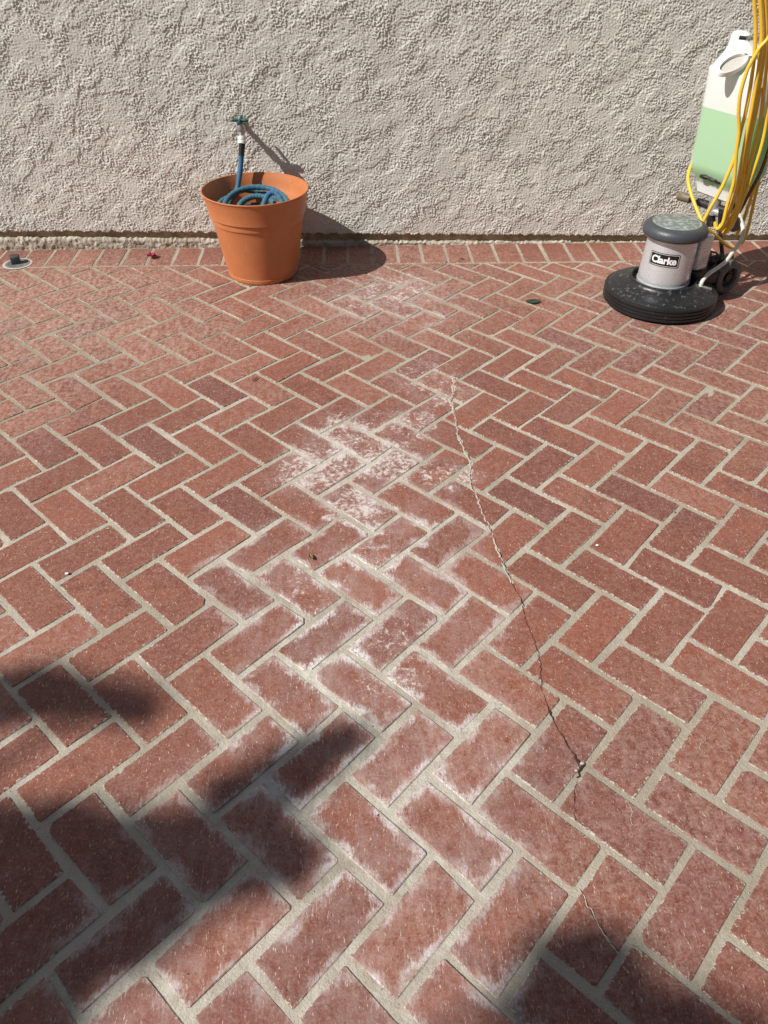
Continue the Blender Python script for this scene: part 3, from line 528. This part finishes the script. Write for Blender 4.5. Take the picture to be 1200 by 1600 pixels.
# housing behind the motor, frame, wheels
obj('capacitor_box', box(loc(.118, -.012, .190), (.060, .105, .130), (A, B, Z), .010), M_SILVER, mach)
obj('lower_frame', join(box(loc(.185, 0, .075), (.15, .13, .05), (A, B, Z), .012), box(loc(.13, 0, .105), (.06, .12, .03), (A, B, Z), .008)), M_DSTEEL, mach)
WC = Vector((1.461, 2.790, .0640))
def wheel(c):
    w = obj('wheel', lathe([(.040, -.017), (.055, -.0175), (.062, -.014), (.064, -.008), (.064, .008), (.062, .014), (.055, .0175), (.040, .017), (.038, .010), (.038, -.010), (.040, -.017)], c, B, 56, cap=False), M_TYRE, mach)
    obj('wheel_hub', lathe([(.006, -.012), (.016, -.012), (.018, -.004), (.039, -.002), (.039, .004), (.018, .006), (.012, .012)], c, B, 40), M_BLACKR, w)
wheel(WC); wheel(WC + B * .15)
obj('axle', tube([WC + B * -.008, WC + B * .16], .007, 12, 0), M_DSTEEL, mach)
obj('fender', join(box(WC + Vector((-.045, .035, .035)), (.07, .012, .08), (A, B, Z), .004), box(WC + Vector((-.02, .05, .052)), (.12, .03, .016), (A, B, Z), .004)), M_DSTEEL, mach)
obj('support_rod', tube([(1.392, 2.852, .300), (1.400, 2.85, .262), (1.413, 2.842, .213), (1.447, 2.832, .118), (1.466, 2.822, .066)], .0075, 12, 5), M_DSTEEL, mach)
obj('power_lead', tube([loc(.15, -.055, .19), loc(.185, -.062, .175), loc(.195, -.06, .14), loc(.185, -.055, .11), loc(.17, -.05, .095)], .0035, 8), M_BLACKR, mach)
bar = obj('pedal_bar', tube([(1.349, 2.968, .293), (1.437, 2.838, .291)], .0145, 20, 0), M_DSTEEL, mach)
obj('bar_grip', lathe([(.0, 0), (.0145, .001), (.0165, .004), (.0165, .056), (.0150, .058)], (1.298, 3.042, .294), (1.349 - 1.298, 2.968 - 3.042, 0), 24), M_GRIP, bar)
obj('lower_post', tube([(1.392, 2.895, .225), (1.386, 2.90, .262), (1.384, 2.905, .29)], .0165, 18, 3), M_DSTEEL, mach)
obj('yoke', join(tube([(1.386, 2.90, .268), (1.388, 2.902, .322)], .0215, 22, 0), tube([(1.375, 2.905, .282), (1.412, 2.862, .280), (1.452, 2.835, .276)], .0150, 18, 4), lathe([(.0, -.012), (.017, -.011), (.019, -.004), (.019, .008), (.015, .012), (0, .013)], (1.437, 2.832, .277), (.5, -.87, .1), 20)), M_STEEL, mach)
obj('hinge_boss', lathe([(.0, -.018), (.024, -.018), (.029, -.010), (.029, .010), (.025, .016), (0, .018)], (1.470, 2.872, .240), (.5, -.85, .1), 32), M_CAP, mach)
hp_ = [(1.388, 2.902, .30), (1.392, 2.910, .36), (1.43, 2.99, .60), (1.49, 3.05, .95), (1.54, 3.09, 1.22)]
obj('handle_tube', tube(hp_, .0160, 18, 6), M_STEEL, mach)
obj('handle_tube', tube([(1.462, 2.905, .27), (1.460, 2.915, .33), (1.50, 3.00, .62), (1.54, 3.05, .95), (1.56, 3.08, 1.20)], .0130, 16, 6), M_DSTEEL, mach)
obj('handlebar', join(tube([(1.40, 3.19, 1.24), (1.55, 3.09, 1.235), (1.68, 2.96, 1.24)], .016, 16, 6), box((1.545, 3.085, 1.20), (.08, .12, .09), (A, B, Z), .015), tube([(1.52, 3.06, 1.20), (1.42, 2.93, 1.19), (1.33, 2.80, 1.175), (1.27, 2.735, 1.18), (1.255, 2.72, 1.215)], .008, 10, 5)), M_BLACKR, mach)
# solution tank: thin translucent shell with the liquid inside
mt = NT('translucent_white_plastic'); t_ = mt.t
df = mt.new('ShaderNodeBsdfPrincipled'); df.inputs['Base Color'].default_value = (.84, .855, .86, 1); df.inputs['Roughness'].default_value = .32; df.inputs['Transmission Weight'].default_value = 0
tl = mt.new('ShaderNodeBsdfTranslucent'); tl.inputs[0].default_value = (.82, .85, .85, 1); a1 = mt.new('ShaderNodeMixShader'); a1.inputs[0].default_value = .22
t_.links.new(df.outputs[0], a1.inputs[1]); t_.links.new(tl.outputs[0], a1.inputs[2])
tp_ = mt.new('ShaderNodeBsdfTransparent'); a2 = mt.new('ShaderNodeMixShader'); tz_ = mt.new('ShaderNodeSeparateXYZ'); t_.links.new(mt.pos, tz_.inputs[0]); t_.links.new(mt.math('MULTIPLY_ADD', mt.math('MULTIPLY', mt.ramp(tz_.outputs[2], .622, .628, 1, 0), mt.ramp(tz_.outputs[2], .366, .374)), .40, .10), a2.inputs[0]); t_.links.new(a1.outputs[0], a2.inputs[1]); t_.links.new(tp_.outputs[0], a2.inputs[2]); t_.links.new(a2.outputs[0], mt.out.inputs[0]); M_TANK = mt.m
ml = NT('green_cleaning_liquid'); lt_ = ml.t; ld = ml.new('ShaderNodeBsdfDiffuse'); ld.inputs[0].default_value = (.15, .76, .10, 1); l2 = ml.new('ShaderNodeBsdfTranslucent'); l2.inputs[0].default_value = (.18, .85, .10, 1)
a3 = ml.new('ShaderNodeMixShader'); a3.inputs[0].default_value = .4; lt_.links.new(ld.outputs[0], a3.inputs[1]); lt_.links.new(l2.outputs[0], a3.inputs[2]); lt_.links.new(a3.outputs[0], ml.out.inputs[0]); M_LIQ = ml.m
def tsec(z, hw, fr, bk, sh, sb=0.0, r=.03, m=5, tilt=0.0, shrink=0.0):
    """rounded rectangle; hw half width along B, fr/bk extents along A"""
    hw -= shrink; fr += shrink; bk -= shrink; cx = (fr + bk) / 2; ha = (bk - fr) / 2; r = min(r, hw * .95, ha * .95); out = []
    c = Vector((1.403, 2.925, z)) + Vector((sh, 0, 0)) + B * sb
    for sx, sy, a0 in ((1, 1, 0), (-1, 1, 90), (-1, -1, 180), (1, -1, 270)):
        for k in range(m + 1):
            a = math.radians(a0 + 90 * k / m); pa = cx + sx * (ha - r) + r * math.cos(a); pb = sy * (hw - r) + r * math.sin(a); out.append(c + A * pa + B * pb + Z * (tilt * (pa - cx)))
    return out
TS = [(.328, .085, -.035, .060, 0, .0, .02, 0), (.334, .092, -.042, .066, 0, .0, .024, 0), (.362, .094, -.044, .070, 0, .0, .024, 0), (.370, .094, -.046, .075, 0, .0, .025, 0), (.392, .106, -.060, .085, 0, 0, .03, 0), (.420, .122, -.078, .095, 0, 0, .032, 0), (.440, .126, -.082, .100, 0, 0, .046, 0),
      (.60, .124, -.080, .105, -.010, 0, .048, 0), (.735, .120, -.074, .108, -.026, 0, .046, .05), (.752, .117, -.068, .108, -.030, 0, .036, .1), (.766, .110, -.058, .107, -.034, .002, .036, .25), (.780, .098, -.044, .104, -.040, .008, .034, .35), (.793, .082, -.026, .098, -.046, .016, .032, .35), (.804, .066, -.008, .088, -.052, .024, .028, .3),
      (.815, .052, .010, .075, -.060, .032, .024, .15), (.830, .044, .018, .066, -.066, .036, .021, .05), (.844, .040, .022, .060, -.068, .038, .019, 0), (.853, .032, .026, .054, -.070, .038, .016, 0), (.858, .018, .034, .046, -.070, .038, .008, 0)]
tank = obj('solution_tank', loft([tsec(z, hw, fr, bk, sh, sb, r, 5, ti) for z, hw, fr, bk, sh, sb, r, ti in TS]), M_TANK, mach)
LZ = .627; LS = [t for t in TS if .36 < t[0] < LZ] 
def lerp_sec(z):
    i = max(k for k in range(len(TS) - 1) if TS[k][0] <= z); a, b = TS[i], TS[i + 1]; t = (z - a[0]) / (b[0] - a[0]); return tuple(a[k] + (b[k] - a[k]) * t for k in range(8))
LL = [lerp_sec(.3725)] + [t for t in TS if .38 < t[0] < LZ] + [lerp_sec(LZ)]
obj('liquid', loft([tsec(z, hw, fr, bk, sh, sb, r, 5, 0, .0035) for z, hw, fr, bk, sh, sb, r, ti in LL]), M_LIQ, tank)
oc = Vector((1.303, 2.872, .778)); mj = Vector((.047, .012, .016)); mn = Vector((.000, -.022, -.016)); nn_ = mj.cross(mn).normalized(); nn_ = nn_ if nn_.z > 0 else -nn_
def oval(k, lift): return [oc + nn_ * lift + mj * (k * math.cos(2 * math.pi * j / 40)) + mn * (k * math.sin(2 * math.pi * j / 40)) for j in range(40)]
obj('filler_neck', loft([oval(1.22, -.012), oval(1.16, -.003), oval(1.10, .002), oval(1.02, .003), oval(.97, .001), oval(.95, -.006), oval(.93, -.020)], False), worn('white_neck', (.74, .76, .76), (.66, .67, .67), .4, 40), tank)
mi = NT('tank_inside'); mi.pbr((.50, .49, .46), .8); obj('filler_opening', (oval(.95, -.007), [tuple(range(40))]), mi.m, tank)
def wingnut(c, d, s=1.0):
    d = Vector(d).normalized(); c = Vector(c); x, y = frame(d)
    return join(lathe([(0, -.010 * s), (.007 * s, -.010 * s), (.008 * s, 0), (.006 * s, .010 * s), (0, .011 * s)], c, d, 14), tube([c - x * .020 * s, c - x * .010 * s, c, c + x * .010 * s, c + x * .020 * s], lambda t: .0045 * s * (1.25 - .5 * math.sin(math.pi * t)), 10, 4))
obj('drain_valve', join(tube([(1.318, 2.935, .398), (1.338, 2.905, .399), (1.352, 2.890, .396), (1.374, 2.862, .394)], lambda t: .0055 + .003 * math.sin(t * 9) ** 2, 12, 6), wingnut((1.356, 2.878, .396), (-.8, -.6, .2), .9), wingnut((1.372, 2.862, .394), (.2, -1, .3), .7)), M_BLACKR, tank)
obj('top_bolt', join(tube([(1.300, 2.872, .852), (1.322, 2.865, .851)], .0058, 12, 0), ), M_BLACKR, tank)
obj('bolt_nut', join(lathe([(.0075, 0), (.0075, .010)], (1.320, 2.865, .851), (1, -.15, 0), 6), lathe([(.010, 0), (.010, .002)], (1.331, 2.863, .851), (1, -.15, 0), 20), lathe([(.006, 0), (.006, .022)], (1.333, 2.863, .851), (1, -.15, 0), 12)), M_ZINC, tank)
obj('water_hose', tube([(1.306, 2.662, .082), (1.308, 2.664, .098), (1.317, 2.670, .112), (1.338, 2.680, .128), (1.365, 2.695, .138), (1.410, 2.730, .150), (1.451, 2.780, .165), (1.479, 2.800, .199), (1.488, 2.820, .228), (1.484, 2.840, .252), (1.473, 2.860, .280), (1.453, 2.882, .335)], .0074, 14, 7), M_CREAM, mach)
obj('hose_barb', join(lathe([(.0105, -.006), (.0105, .004), (.0085, .006), (.0085, .014)], (1.306, 2.668, .083), (0, 0, 1), 16), box((1.325, 2.655, .079), (.045, .012, .010), ((.9, -.4, -.15), (.4, .9, 0), (0, 0, 1)), .003)), M_ZINC, mach)
# ------------------------------------------------------------------ yellow cord hung in long loops
mc_ = NT('yellow_vinyl_cord'); yn = mc_.noise(60, 4); mc_.pbr(mc_.mix(mc_.ramp(yn, .55, .75), (.80, .50, .045), (.62, .40, .06)), .36, mc_.bump(mc_.noise(200, 2), .1, .0005), spec=.5); M_CORD = mc_.m
SA=[(1.360,2.745,1.02),(1.345,2.735,0.920),(1.331,2.735,0.869),(1.313,2.735,0.843),(1.300,2.735,0.807),(1.292,2.735,0.777),(1.291,2.735,0.716),(1.302,2.735,0.659),(1.322,2.735,0.600),(1.333,2.735,0.537),(1.345,2.735,0.483),(1.353,2.735,0.444),(1.355,2.735,0.407),(1.355,2.735,0.352),(1.357,2.735,0.290)]
S1=[(1.228,2.750,1.065),(1.261,2.750,0.969),(1.287,2.750,0.903),(1.302,2.750,0.851),(1.314,2.750,0.798),(1.326,2.750,0.724),(1.334,2.750,0.648),(1.335,2.750,0.598),(1.337,2.745,0.544),(1.334,2.742,0.496),(1.324,2.74,0.437),(1.312,2.74,0.387),(1.298,2.74,0.344),(1.289,2.745,0.294)]
S2=[(1.245,2.750,1.064),(1.280,2.750,0.968),(1.312,2.750,0.884),(1.333,2.750,0.796),(1.344,2.750,0.722),(1.353,2.750,0.645),(1.359,2.750,0.580),(1.366,2.750,0.520),(1.375,2.750,0.448),(1.379,2.750,0.392),(1.376,2.750,0.338),(1.369,2.750,0.285),(1.362,2.750,0.262)]
S3=[(1.263,2.760,1.064),(1.299,2.760,0.967),(1.331,2.760,0.883),(1.350,2.760,0.794),(1.363,2.760,0.711),(1.371,2.760,0.643),(1.376,2.760,0.585),(1.382,2.760,0.526),(1.391,2.760,0.465),(1.401,2.760,0.399),(1.405,2.760,0.334),(1.398,2.760,0.258)]
S4=[(1.284,2.775,1.063),(1.320,2.775,0.966),(1.351,2.775,0.881),(1.371,2.775,0.791),(1.388,2.775,0.708),(1.402,2.775,0.640),(1.410,2.775,0.582),(1.413,2.775,0.507),(1.415,2.775,0.443),(1.419,2.775,0.365),(1.418,2.775,0.295),(1.405,2.775,0.248)]
S5=[(1.302,2.790,1.062),(1.339,2.790,0.965),(1.374,2.790,0.862),(1.403,2.790,0.754),(1.428,2.780,0.624),(1.436,2.775,0.543),(1.434,2.775,0.465),(1.428,2.775,0.382),(1.424,2.780,0.305),(1.417,2.785,0.252)]
LP=[(1.338,2.998,0.520),(1.312,2.998,0.465),(1.295,2.988,0.420),(1.278,2.945,0.385),(1.281,2.900,0.351),(1.293,2.850,0.313),(1.308,2.800,0.278),(1.334,2.790,0.250),(1.387,2.810,0.214),(1.449,2.840,0.170),(1.493,2.860,0.151),(1.530,2.880,0.165),(1.545,2.900,0.216),(1.548,2.920,0.295),(1.555,2.95,0.42),(1.56,2.97,.65),(1.53,2.94,.95)]
cord = empty('extension_cord', (1.33, 2.75, 1.19)); tag(cord, 'long yellow power cord hung in loops over the front of the green tank', 'power cord')
def hang(p): return [(1.300 + .25 * (p[0][0] - 1.26), 2.752 + .3 * (p[0][1] - 2.75), 1.180)] + p
def back(p, dy): return [(x + .012, y + dy, z + .01) for x, y, z in p][::-1]
loops = [hang(S1) + [(1.291, 2.752, .282)], hang(S2) + [(1.352, 2.760, .262)] + back(S2, .016)[1:9] , hang(S3) + [(1.385, 2.770, .248)] + back(S3, .02)[1:8], hang(S4) + [(1.392, 2.785, .24)], hang(S5) + [(1.402, 2.795, .245)], hang(SA) + [(1.345, 2.742, .268), (1.335, 2.755, .29)], LP]
for p in loops: obj('cord_loop', tube(p, .0061, 12, 6), M_CORD, cord)
S6=[(1.30,2.80,1.18),(1.345,2.80,1.06),(1.385,2.80,.96),(1.42,2.80,.83),(1.455,2.795,.68),(1.472,2.79,.56),(1.470,2.79,.46),(1.452,2.79,.38),(1.438,2.795,.31)]
S7=[(1.31,2.81,1.18),(1.37,2.81,1.06),(1.42,2.815,.94),(1.47,2.82,.78),(1.50,2.82,.62),(1.50,2.83,.50),(1.500,2.86,.42),(1.515,2.89,.32),(1.512,2.89,.24),(1.500,2.885,.19)]
for p in (S6, S7): obj('cord_loop', tube(p, .0061, 12, 6), worn('shaded_cord', (.10, .05, .015), (.16, .09, .03), .4, 60) if p is S6 else M_CORD, cord)  # one rear strand of the yellow cord has its shade put in as brown
# ------------------------------------------------------------------ small things on the bricks
M_DGREY = worn('dark_grey_plastic', (.045, .05, .055), (.10, .11, .11), .5, 60); M_LGREY = worn('weathered_grey_plate', (.13, .145, .14), (.24, .25, .24), .7, 50)
plug = empty('drain_plug', (-1.412, 3.176, 0)); tag(plug, 'round grey drain cover with raised square black plug at the far left', 'drain plug')
obj('cover_ring', lathe([(.050, -.004), (.050, .002), (.047, .0038), (.040, .0040), (.038, .0028), (.0, .003)], (-1.412, 3.176, 0), n=48), M_LGREY, plug)
obj('square_plug', box((-1.418, 3.180, .018), (.036, .036, .034), ((.95, .3, 0), (-.3, .95, 0), (0, 0, 1)), .003), M_DGREY, plug)
obj('mortar_collar', lathe([(.051, -.003), (.060, .0012), (.0502, .0022)], (-1.412, 3.176, 0), n=40, cap=False), M_FILL, plug)
def leaf(name, c, L_, Wd, ang, col, label, cat, fold=.25, curl=.01, z0=.004, seedk=0, rag=.06):
    rr = random.Random(seedk); n = 12; V = []; F = []; ca, sa = math.cos(ang), math.sin(ang)
    for i in range(n + 1):
        t = i / n; x = (t - .5) * L_; w = Wd / 2 * math.sin(math.pi * min(max(t, .02), .985)) ** .75 * (1 + rr.uniform(-rag, rag))
        for s in (-1, -.5, 0, .5, 1):
            y = s * w; z = z0 + abs(s) * w * fold + curl * (2 * t - 1) ** 2; V.append((c[0] + x * ca - y * sa, c[1] + x * sa + y * ca, z))
        if i:
            for k in range(4): j = 5 * i + k; F.append((j - 5, j, j + 1, j - 4))
    m = NT(name + '_skin'); m.pbr(m.mix(m.noise(90, 4), col, tuple(q * 1.7 for q in col)), .55, m.bump(m.noise(200, 3), .4, .001)); o = obj(name, (V, F), m.m); sm_ = o.modifiers.new('thick', 'SOLIDIFY'); sm_.thickness = .0006
    o.location = (0, 0, 0); return tag(o, label, cat)
leaf('green_leaf', (.694, 2.722), .060, .036, .05, (.016, .035, .016), 'dark green oval leaf lying flat on the bricks left of the floor scrubber', 'leaf', .12, .003)
leaf('dry_leaf', (-.116, 1.322), .022, .011, -1.2, (.10, .065, .035), 'tiny curled dry leaf on the whitened bricks in the middle of the floor', 'dry leaf', .8, .006)
leaf('dry_leaf', (.47, 3.16), .030, .007, -.5, (.055, .02, .012), 'thin brown dry leaf on the border bricks between the pot and the scrubber', 'dry leaf', .5, .002, .003)
leaf('dry_leaf', (.085, 3.21), .022, .006, .6, (.02, .012, .01), 'small dark dry leaf on the border bricks just right of the pot shadow', 'dry leaf', .5, .003, .003)
leaf('dry_leaf', (-.325, 2.172), .034, .006, .9, (.10, .012, .02), 'narrow dark red leaf sliver lying left of the brick crack on the mid floor', 'dry leaf', .5, .002, .003)
fl = empty('flower', (-.857, 3.223, 0)); tag(fl, 'fallen crimson flower head on the border bricks left of the orange pot', 'flower')
mfl = NT('crimson_petal'); mfl.pbr(mfl.mix(mfl.noise(120, 3), (.22, .008, .03), (.42, .03, .08)), .5); 
for k in range(7):
    a = k * .9; c = Vector((-.857 + .009 * math.cos(a), 3.223 + .009 * math.sin(a), 0)); pv = []; pf_ = []
    for i in range(6):
        for j in range(5):
            u_, v_ = i / 5 - .5, j / 4 - .5; w = .022 * math.cos(u_ * 2.4); r_ = .024 * u_; pv.append((c.x + r_ * math.cos(a) - v_ * w * math.sin(a), c.y + r_ * math.sin(a) + v_ * w * math.cos(a), .004 + .010 * (v_ * 2) ** 2 * .5 + .006 * (u_ + .5) + .0015 * (k % 3)))
            if i and j: q = i * 5 + j; pf_.append((q - 6, q - 5, q, q - 1))
    o = obj('petal', (pv, pf_), mfl.m, fl)
def chip(name, c, s, mat, label, cat, seedk):
    rr = random.Random(seedk); bm = bmesh.new(); bmesh.ops.create_icosphere(bm, subdivisions=2, radius=1)
    for v in bm.verts: v.co = Vector((v.co.x * s * rr.uniform(.8, 1.2), v.co.y * s * .75 * rr.uniform(.8, 1.2), v.co.z * s * .4 * rr.uniform(.8, 1.1))) + Vector((c[0], c[1], s * .4 + .001))
    me = bpy.data.meshes.new(name); bm.to_mesh(me); bm.free(); me.materials.append(mat); o = bpy.data.objects.new(name, me); COL.objects.link(o); return tag(o, label, cat)
M_CHIP = worn('pale_plaster', (.75, .73, .68), (.6, .56, .5), .8, 90)
chip('plaster_chip', (-.687, 1.292), .0048, M_CHIP, 'small white plaster chip on a joint at the left of the floor', 'chip', 1)
chip('plaster_chip', (.584, 1.341), .0042, M_CHIP, 'small white plaster chip on the bricks right of the long crack', 'chip', 2)
chip('pebble', (.402, .752), .0042, M_FILL, 'pale loose mortar crumb in the broken joint at the foot of the long crack', 'mortar crumb', 3)
chip('pebble', (.388, .738), .0030, M_FILL, 'smaller mortar crumb left of the larger one at the foot of the long crack', 'mortar crumb', 4)
# litter: grit caught in the joints and on the bricks
gv, gf = [], []
for k in range(900):
    x = random.uniform(-1.7, 1.8); y = random.uniform(.2, 3.3); s = random.uniform(.0006, .0017) * (1.8 if random.random() < .04 else 1); a = random.uniform(0, 6.28)
    b_ = len(gv); gv += [(x + s * math.cos(a + i * 2.1), y + s * math.sin(a + i * 2.1), .0008) for i in range(3)] + [(x, y, .0012 + s)]; gf += [(b_, b_ + 1, b_ + 3), (b_ + 1, b_ + 2, b_ + 3), (b_ + 2, b_, b_ + 3)]
mgr = NT('grit_grains'); mgr.pbr(mgr.mix(mgr.ramp(mgr.noise(35, 1), .45, .55), (.03, .022, .015), (.55, .48, .40)), .9); tag(obj('grit', (gv, gf), mgr.m, smooth=False), kind='stuff')
# ------------------------------------------------------------------ leafy tree behind and left of the viewer, whose boughs shade the near bricks
mlf = NT('tree_leaf'); mlf.pbr(mlf.mix(mlf.noise(8, 2), (.035, .075, .02), (.06, .12, .03)), .5); mbk = NT('tree_bark'); mbk.pbr(mbk.mix(mbk.noise(30, 4), (.09, .065, .045), (.18, .14, .10)), .9, mbk.bump(mbk.noise(40, 4), .8, .01))
S = Vector((-.93, -.41, 1.0)); Ht = 4.8
def up(x, y, h=Ht): return Vector((x, y, 0)) + S * h
SH = [(-0.03,0.82,0.014),(-0.07,0.80,0.022),(-0.12,0.76,0.030),(-0.17,0.73,0.035),(-0.23,0.69,0.040),(-0.26,0.64,0.044),(-0.32,0.62,0.046),(-0.20,0.61,0.037),(-0.15,0.59,0.025),(-0.23,0.57,0.031),(-0.38,0.63,0.046),(-0.46,0.63,0.055),(-0.53,0.64,0.055),(-0.61,0.64,0.055),(-0.68,0.63,0.064),(-0.39,0.56,0.048),(-0.47,0.54,0.065),(-0.55,0.53,0.069),(-0.64,0.53,0.069),(-0.36,0.50,0.030),(-0.50,0.46,0.049),(-0.57,0.44,0.057),(-0.44,0.46,0.035),(-0.62,0.41,0.056),(-0.54,0.49,0.06),(-0.50,0.42,0.04),(-0.58,0.50,0.06),(-0.42,0.59,0.06),(-0.33,0.565,0.04),(-0.29,0.60,0.045),(-0.66,0.47,0.06),(-.14,.60,.04),(-.18,.64,.04),(-.38,.49,.05),(-.32,.52,.04),(-.48,.38,.05),(-.56,.36,.06),(-.09,.79,.03),(-.15,.75,.04),(-.21,.71,.045),(-0.69,0.94,0.041),(-0.60,0.95,0.037),(-0.52,0.93,0.030),(-0.44,0.91,0.019),(-0.77,0.94,0.054),(-0.66,0.99,0.022),(-0.79,0.79,0.050),
      (0.31,0.40,0.041),(0.27,0.43,0.018),(0.34,0.43,0.025),(0.35,0.37,0.044),(0.29,0.35,0.047),(0.39,0.34,0.039),(0.45,0.32,0.039),(0.23,0.34,0.031),(0.51,0.30,0.038),(0.38,0.42,0.013)]
for k in range(46):
    a = random.uniform(0, 6.28); r = random.uniform(.0, 1.0) ** .6; SH.append((-1.15 + 1.25 * r * math.cos(a), -.45 + .62 * r * math.sin(a), random.uniform(.14, .26)))
for k in range(150):
    a = random.uniform(0, 6.28); r = random.uniform(.0, 1.0) ** .5; SH.append((-.2 + 3.6 * r * math.cos(a), -2.6 + 1.75 * r * math.sin(a), random.uniform(.28, .42)))  # extra clumps added to the crown to block more of the sky
tree = empty('shade_tree', (-7.6, -3.6, 0)); tag(tree, 'broad leafy shade tree overhanging the near end of the brick floor', 'tree')
lv, lf = [], []
for i, (x, y, r) in enumerate(SH):
    c = up(x, y, Ht + random.uniform(-.4, .4)); n = int(90 + 15000 * r * r) if r < .13 else int(5200 * min(r, .26) ** 2)
    for k in range(n):
        d = Vector((random.gauss(0, 1), random.gauss(0, 1), random.gauss(0, 1))).normalized() * r * random.random() ** .42; d.z *= .7
        p = c + d * (1.18 if r < .08 else 1.0); a = random.uniform(0, 6.28); s = random.uniform(.018, .032) * (1 if r < .27 else 2.0); t1 = Vector((math.cos(a), math.sin(a), random.uniform(-.5, .5))).normalized(); t2 = t1.cross(Vector((random.uniform(-.5, .5) - .5, random.uniform(-.5, .5) - .2, 1))).normalized()
        b_ = len(lv); lv += [p - t1 * s * 1.5, p + t2 * s * .7, p + t1 * s * 1.5, p - t2 * s * .7]; lf.append((b_, b_ + 1, b_ + 2, b_ + 3))
o = obj('crown', (lv, lf), mlf.m, tree, smooth=False)
base = Vector((-7.6, -3.6, 0)); fork = Vector((-7.3, -3.3, 3.6)); obj('trunk', tube([base - Z * .1, base + Vector((.05, .03, 1.2)), base + Vector((.12, .1, 2.4)), fork], lambda t: .20 - .08 * t, 16, 6), mbk.m, tree)
for i, (x, y, r) in enumerate(SH):
    if i % (3 if i < 90 else 9) == 0 and (i > 40 or i in (18, 36, 39)):
        e_ = up(x, y, Ht - .1); m1 = fork.lerp(e_, .5) + Vector((0, 0, .35)); obj('limb', tube([fork, m1, e_], lambda t: .07 * (1 - t) + .008, 8, 5), mbk.m, tree)

# ------------------------------------------------------------------ unseen building added behind the viewer to shut out sky and deepen the shade
added_house = empty('added_house', (4.0, -4.3, 0)); tag(added_house, 'tall beige stucco building with tiled roof, door and windows, added unseen behind the viewer to block sky', 'added_house')
M_GLASS = worn('dark_window_glass', (.02, .025, .03), (.03, .035, .04), .08, 5); M_TRIM = worn('white_trim', (.7, .69, .66), (.6, .59, .55), .5, 20); M_TILE = worn('clay_roof_tile', (.24, .10, .06), (.32, .16, .10), .8, 12)
y0 = -3.5
obj('wall', join(box((4.4, y0 - .15, 3.15), (9.4, .3, 6.4)), box((-.15, y0 - 2.3, 3.15), (.3, 4.0, 6.4))), M_STUC, added_house, smooth=False)
for wx in (1.8, 6.8):
    f = obj('window', join(box((wx, y0 + .02, 2.05), (1.6, .05, .07)), box((wx, y0 + .02, .95), (1.6, .06, .07)), box((wx - .77, y0 + .02, 1.5), (.06, .05, 1.03)), box((wx + .77, y0 + .02, 1.5), (.06, .05, 1.03)), box((wx, y0 + .018, 1.5), (.05, .04, 1.03))), M_TRIM, added_house, smooth=False)
    for dx in (-.385, .385): obj('pane', box((wx + dx, y0 + .006, 1.5), (.70, .012, 1.0)), M_GLASS, f, smooth=False)
dr = obj('door', box((4.3, y0 + .02, 1.03), (.92, .05, 2.06), bev=.004), M_TRIM, added_house); obj('door_handle', tube([(4.64, y0 + .05, 1.0), (4.64, y0 + .10, 1.0), (4.55, y0 + .10, 1.0)], .011, 10, 3), M_ZINC, dr)
obj('roof', ([(-.9, y0 + .7, 6.3), (9.7, y0 + .7, 6.3), (9.7, y0 - 4.4, 8.2), (-.9, y0 - 4.4, 8.2), (-.9, y0 + .7, 6.42), (9.7, y0 + .7, 6.42), (9.7, y0 - 4.4, 8.32), (-.9, y0 - 4.4, 8.32)], [(0, 1, 2, 3), (4, 7, 6, 5), (0, 4, 5, 1), (1, 5, 6, 2), (2, 6, 7, 3), (3, 7, 4, 0)]), M_TILE, added_house, smooth=False)
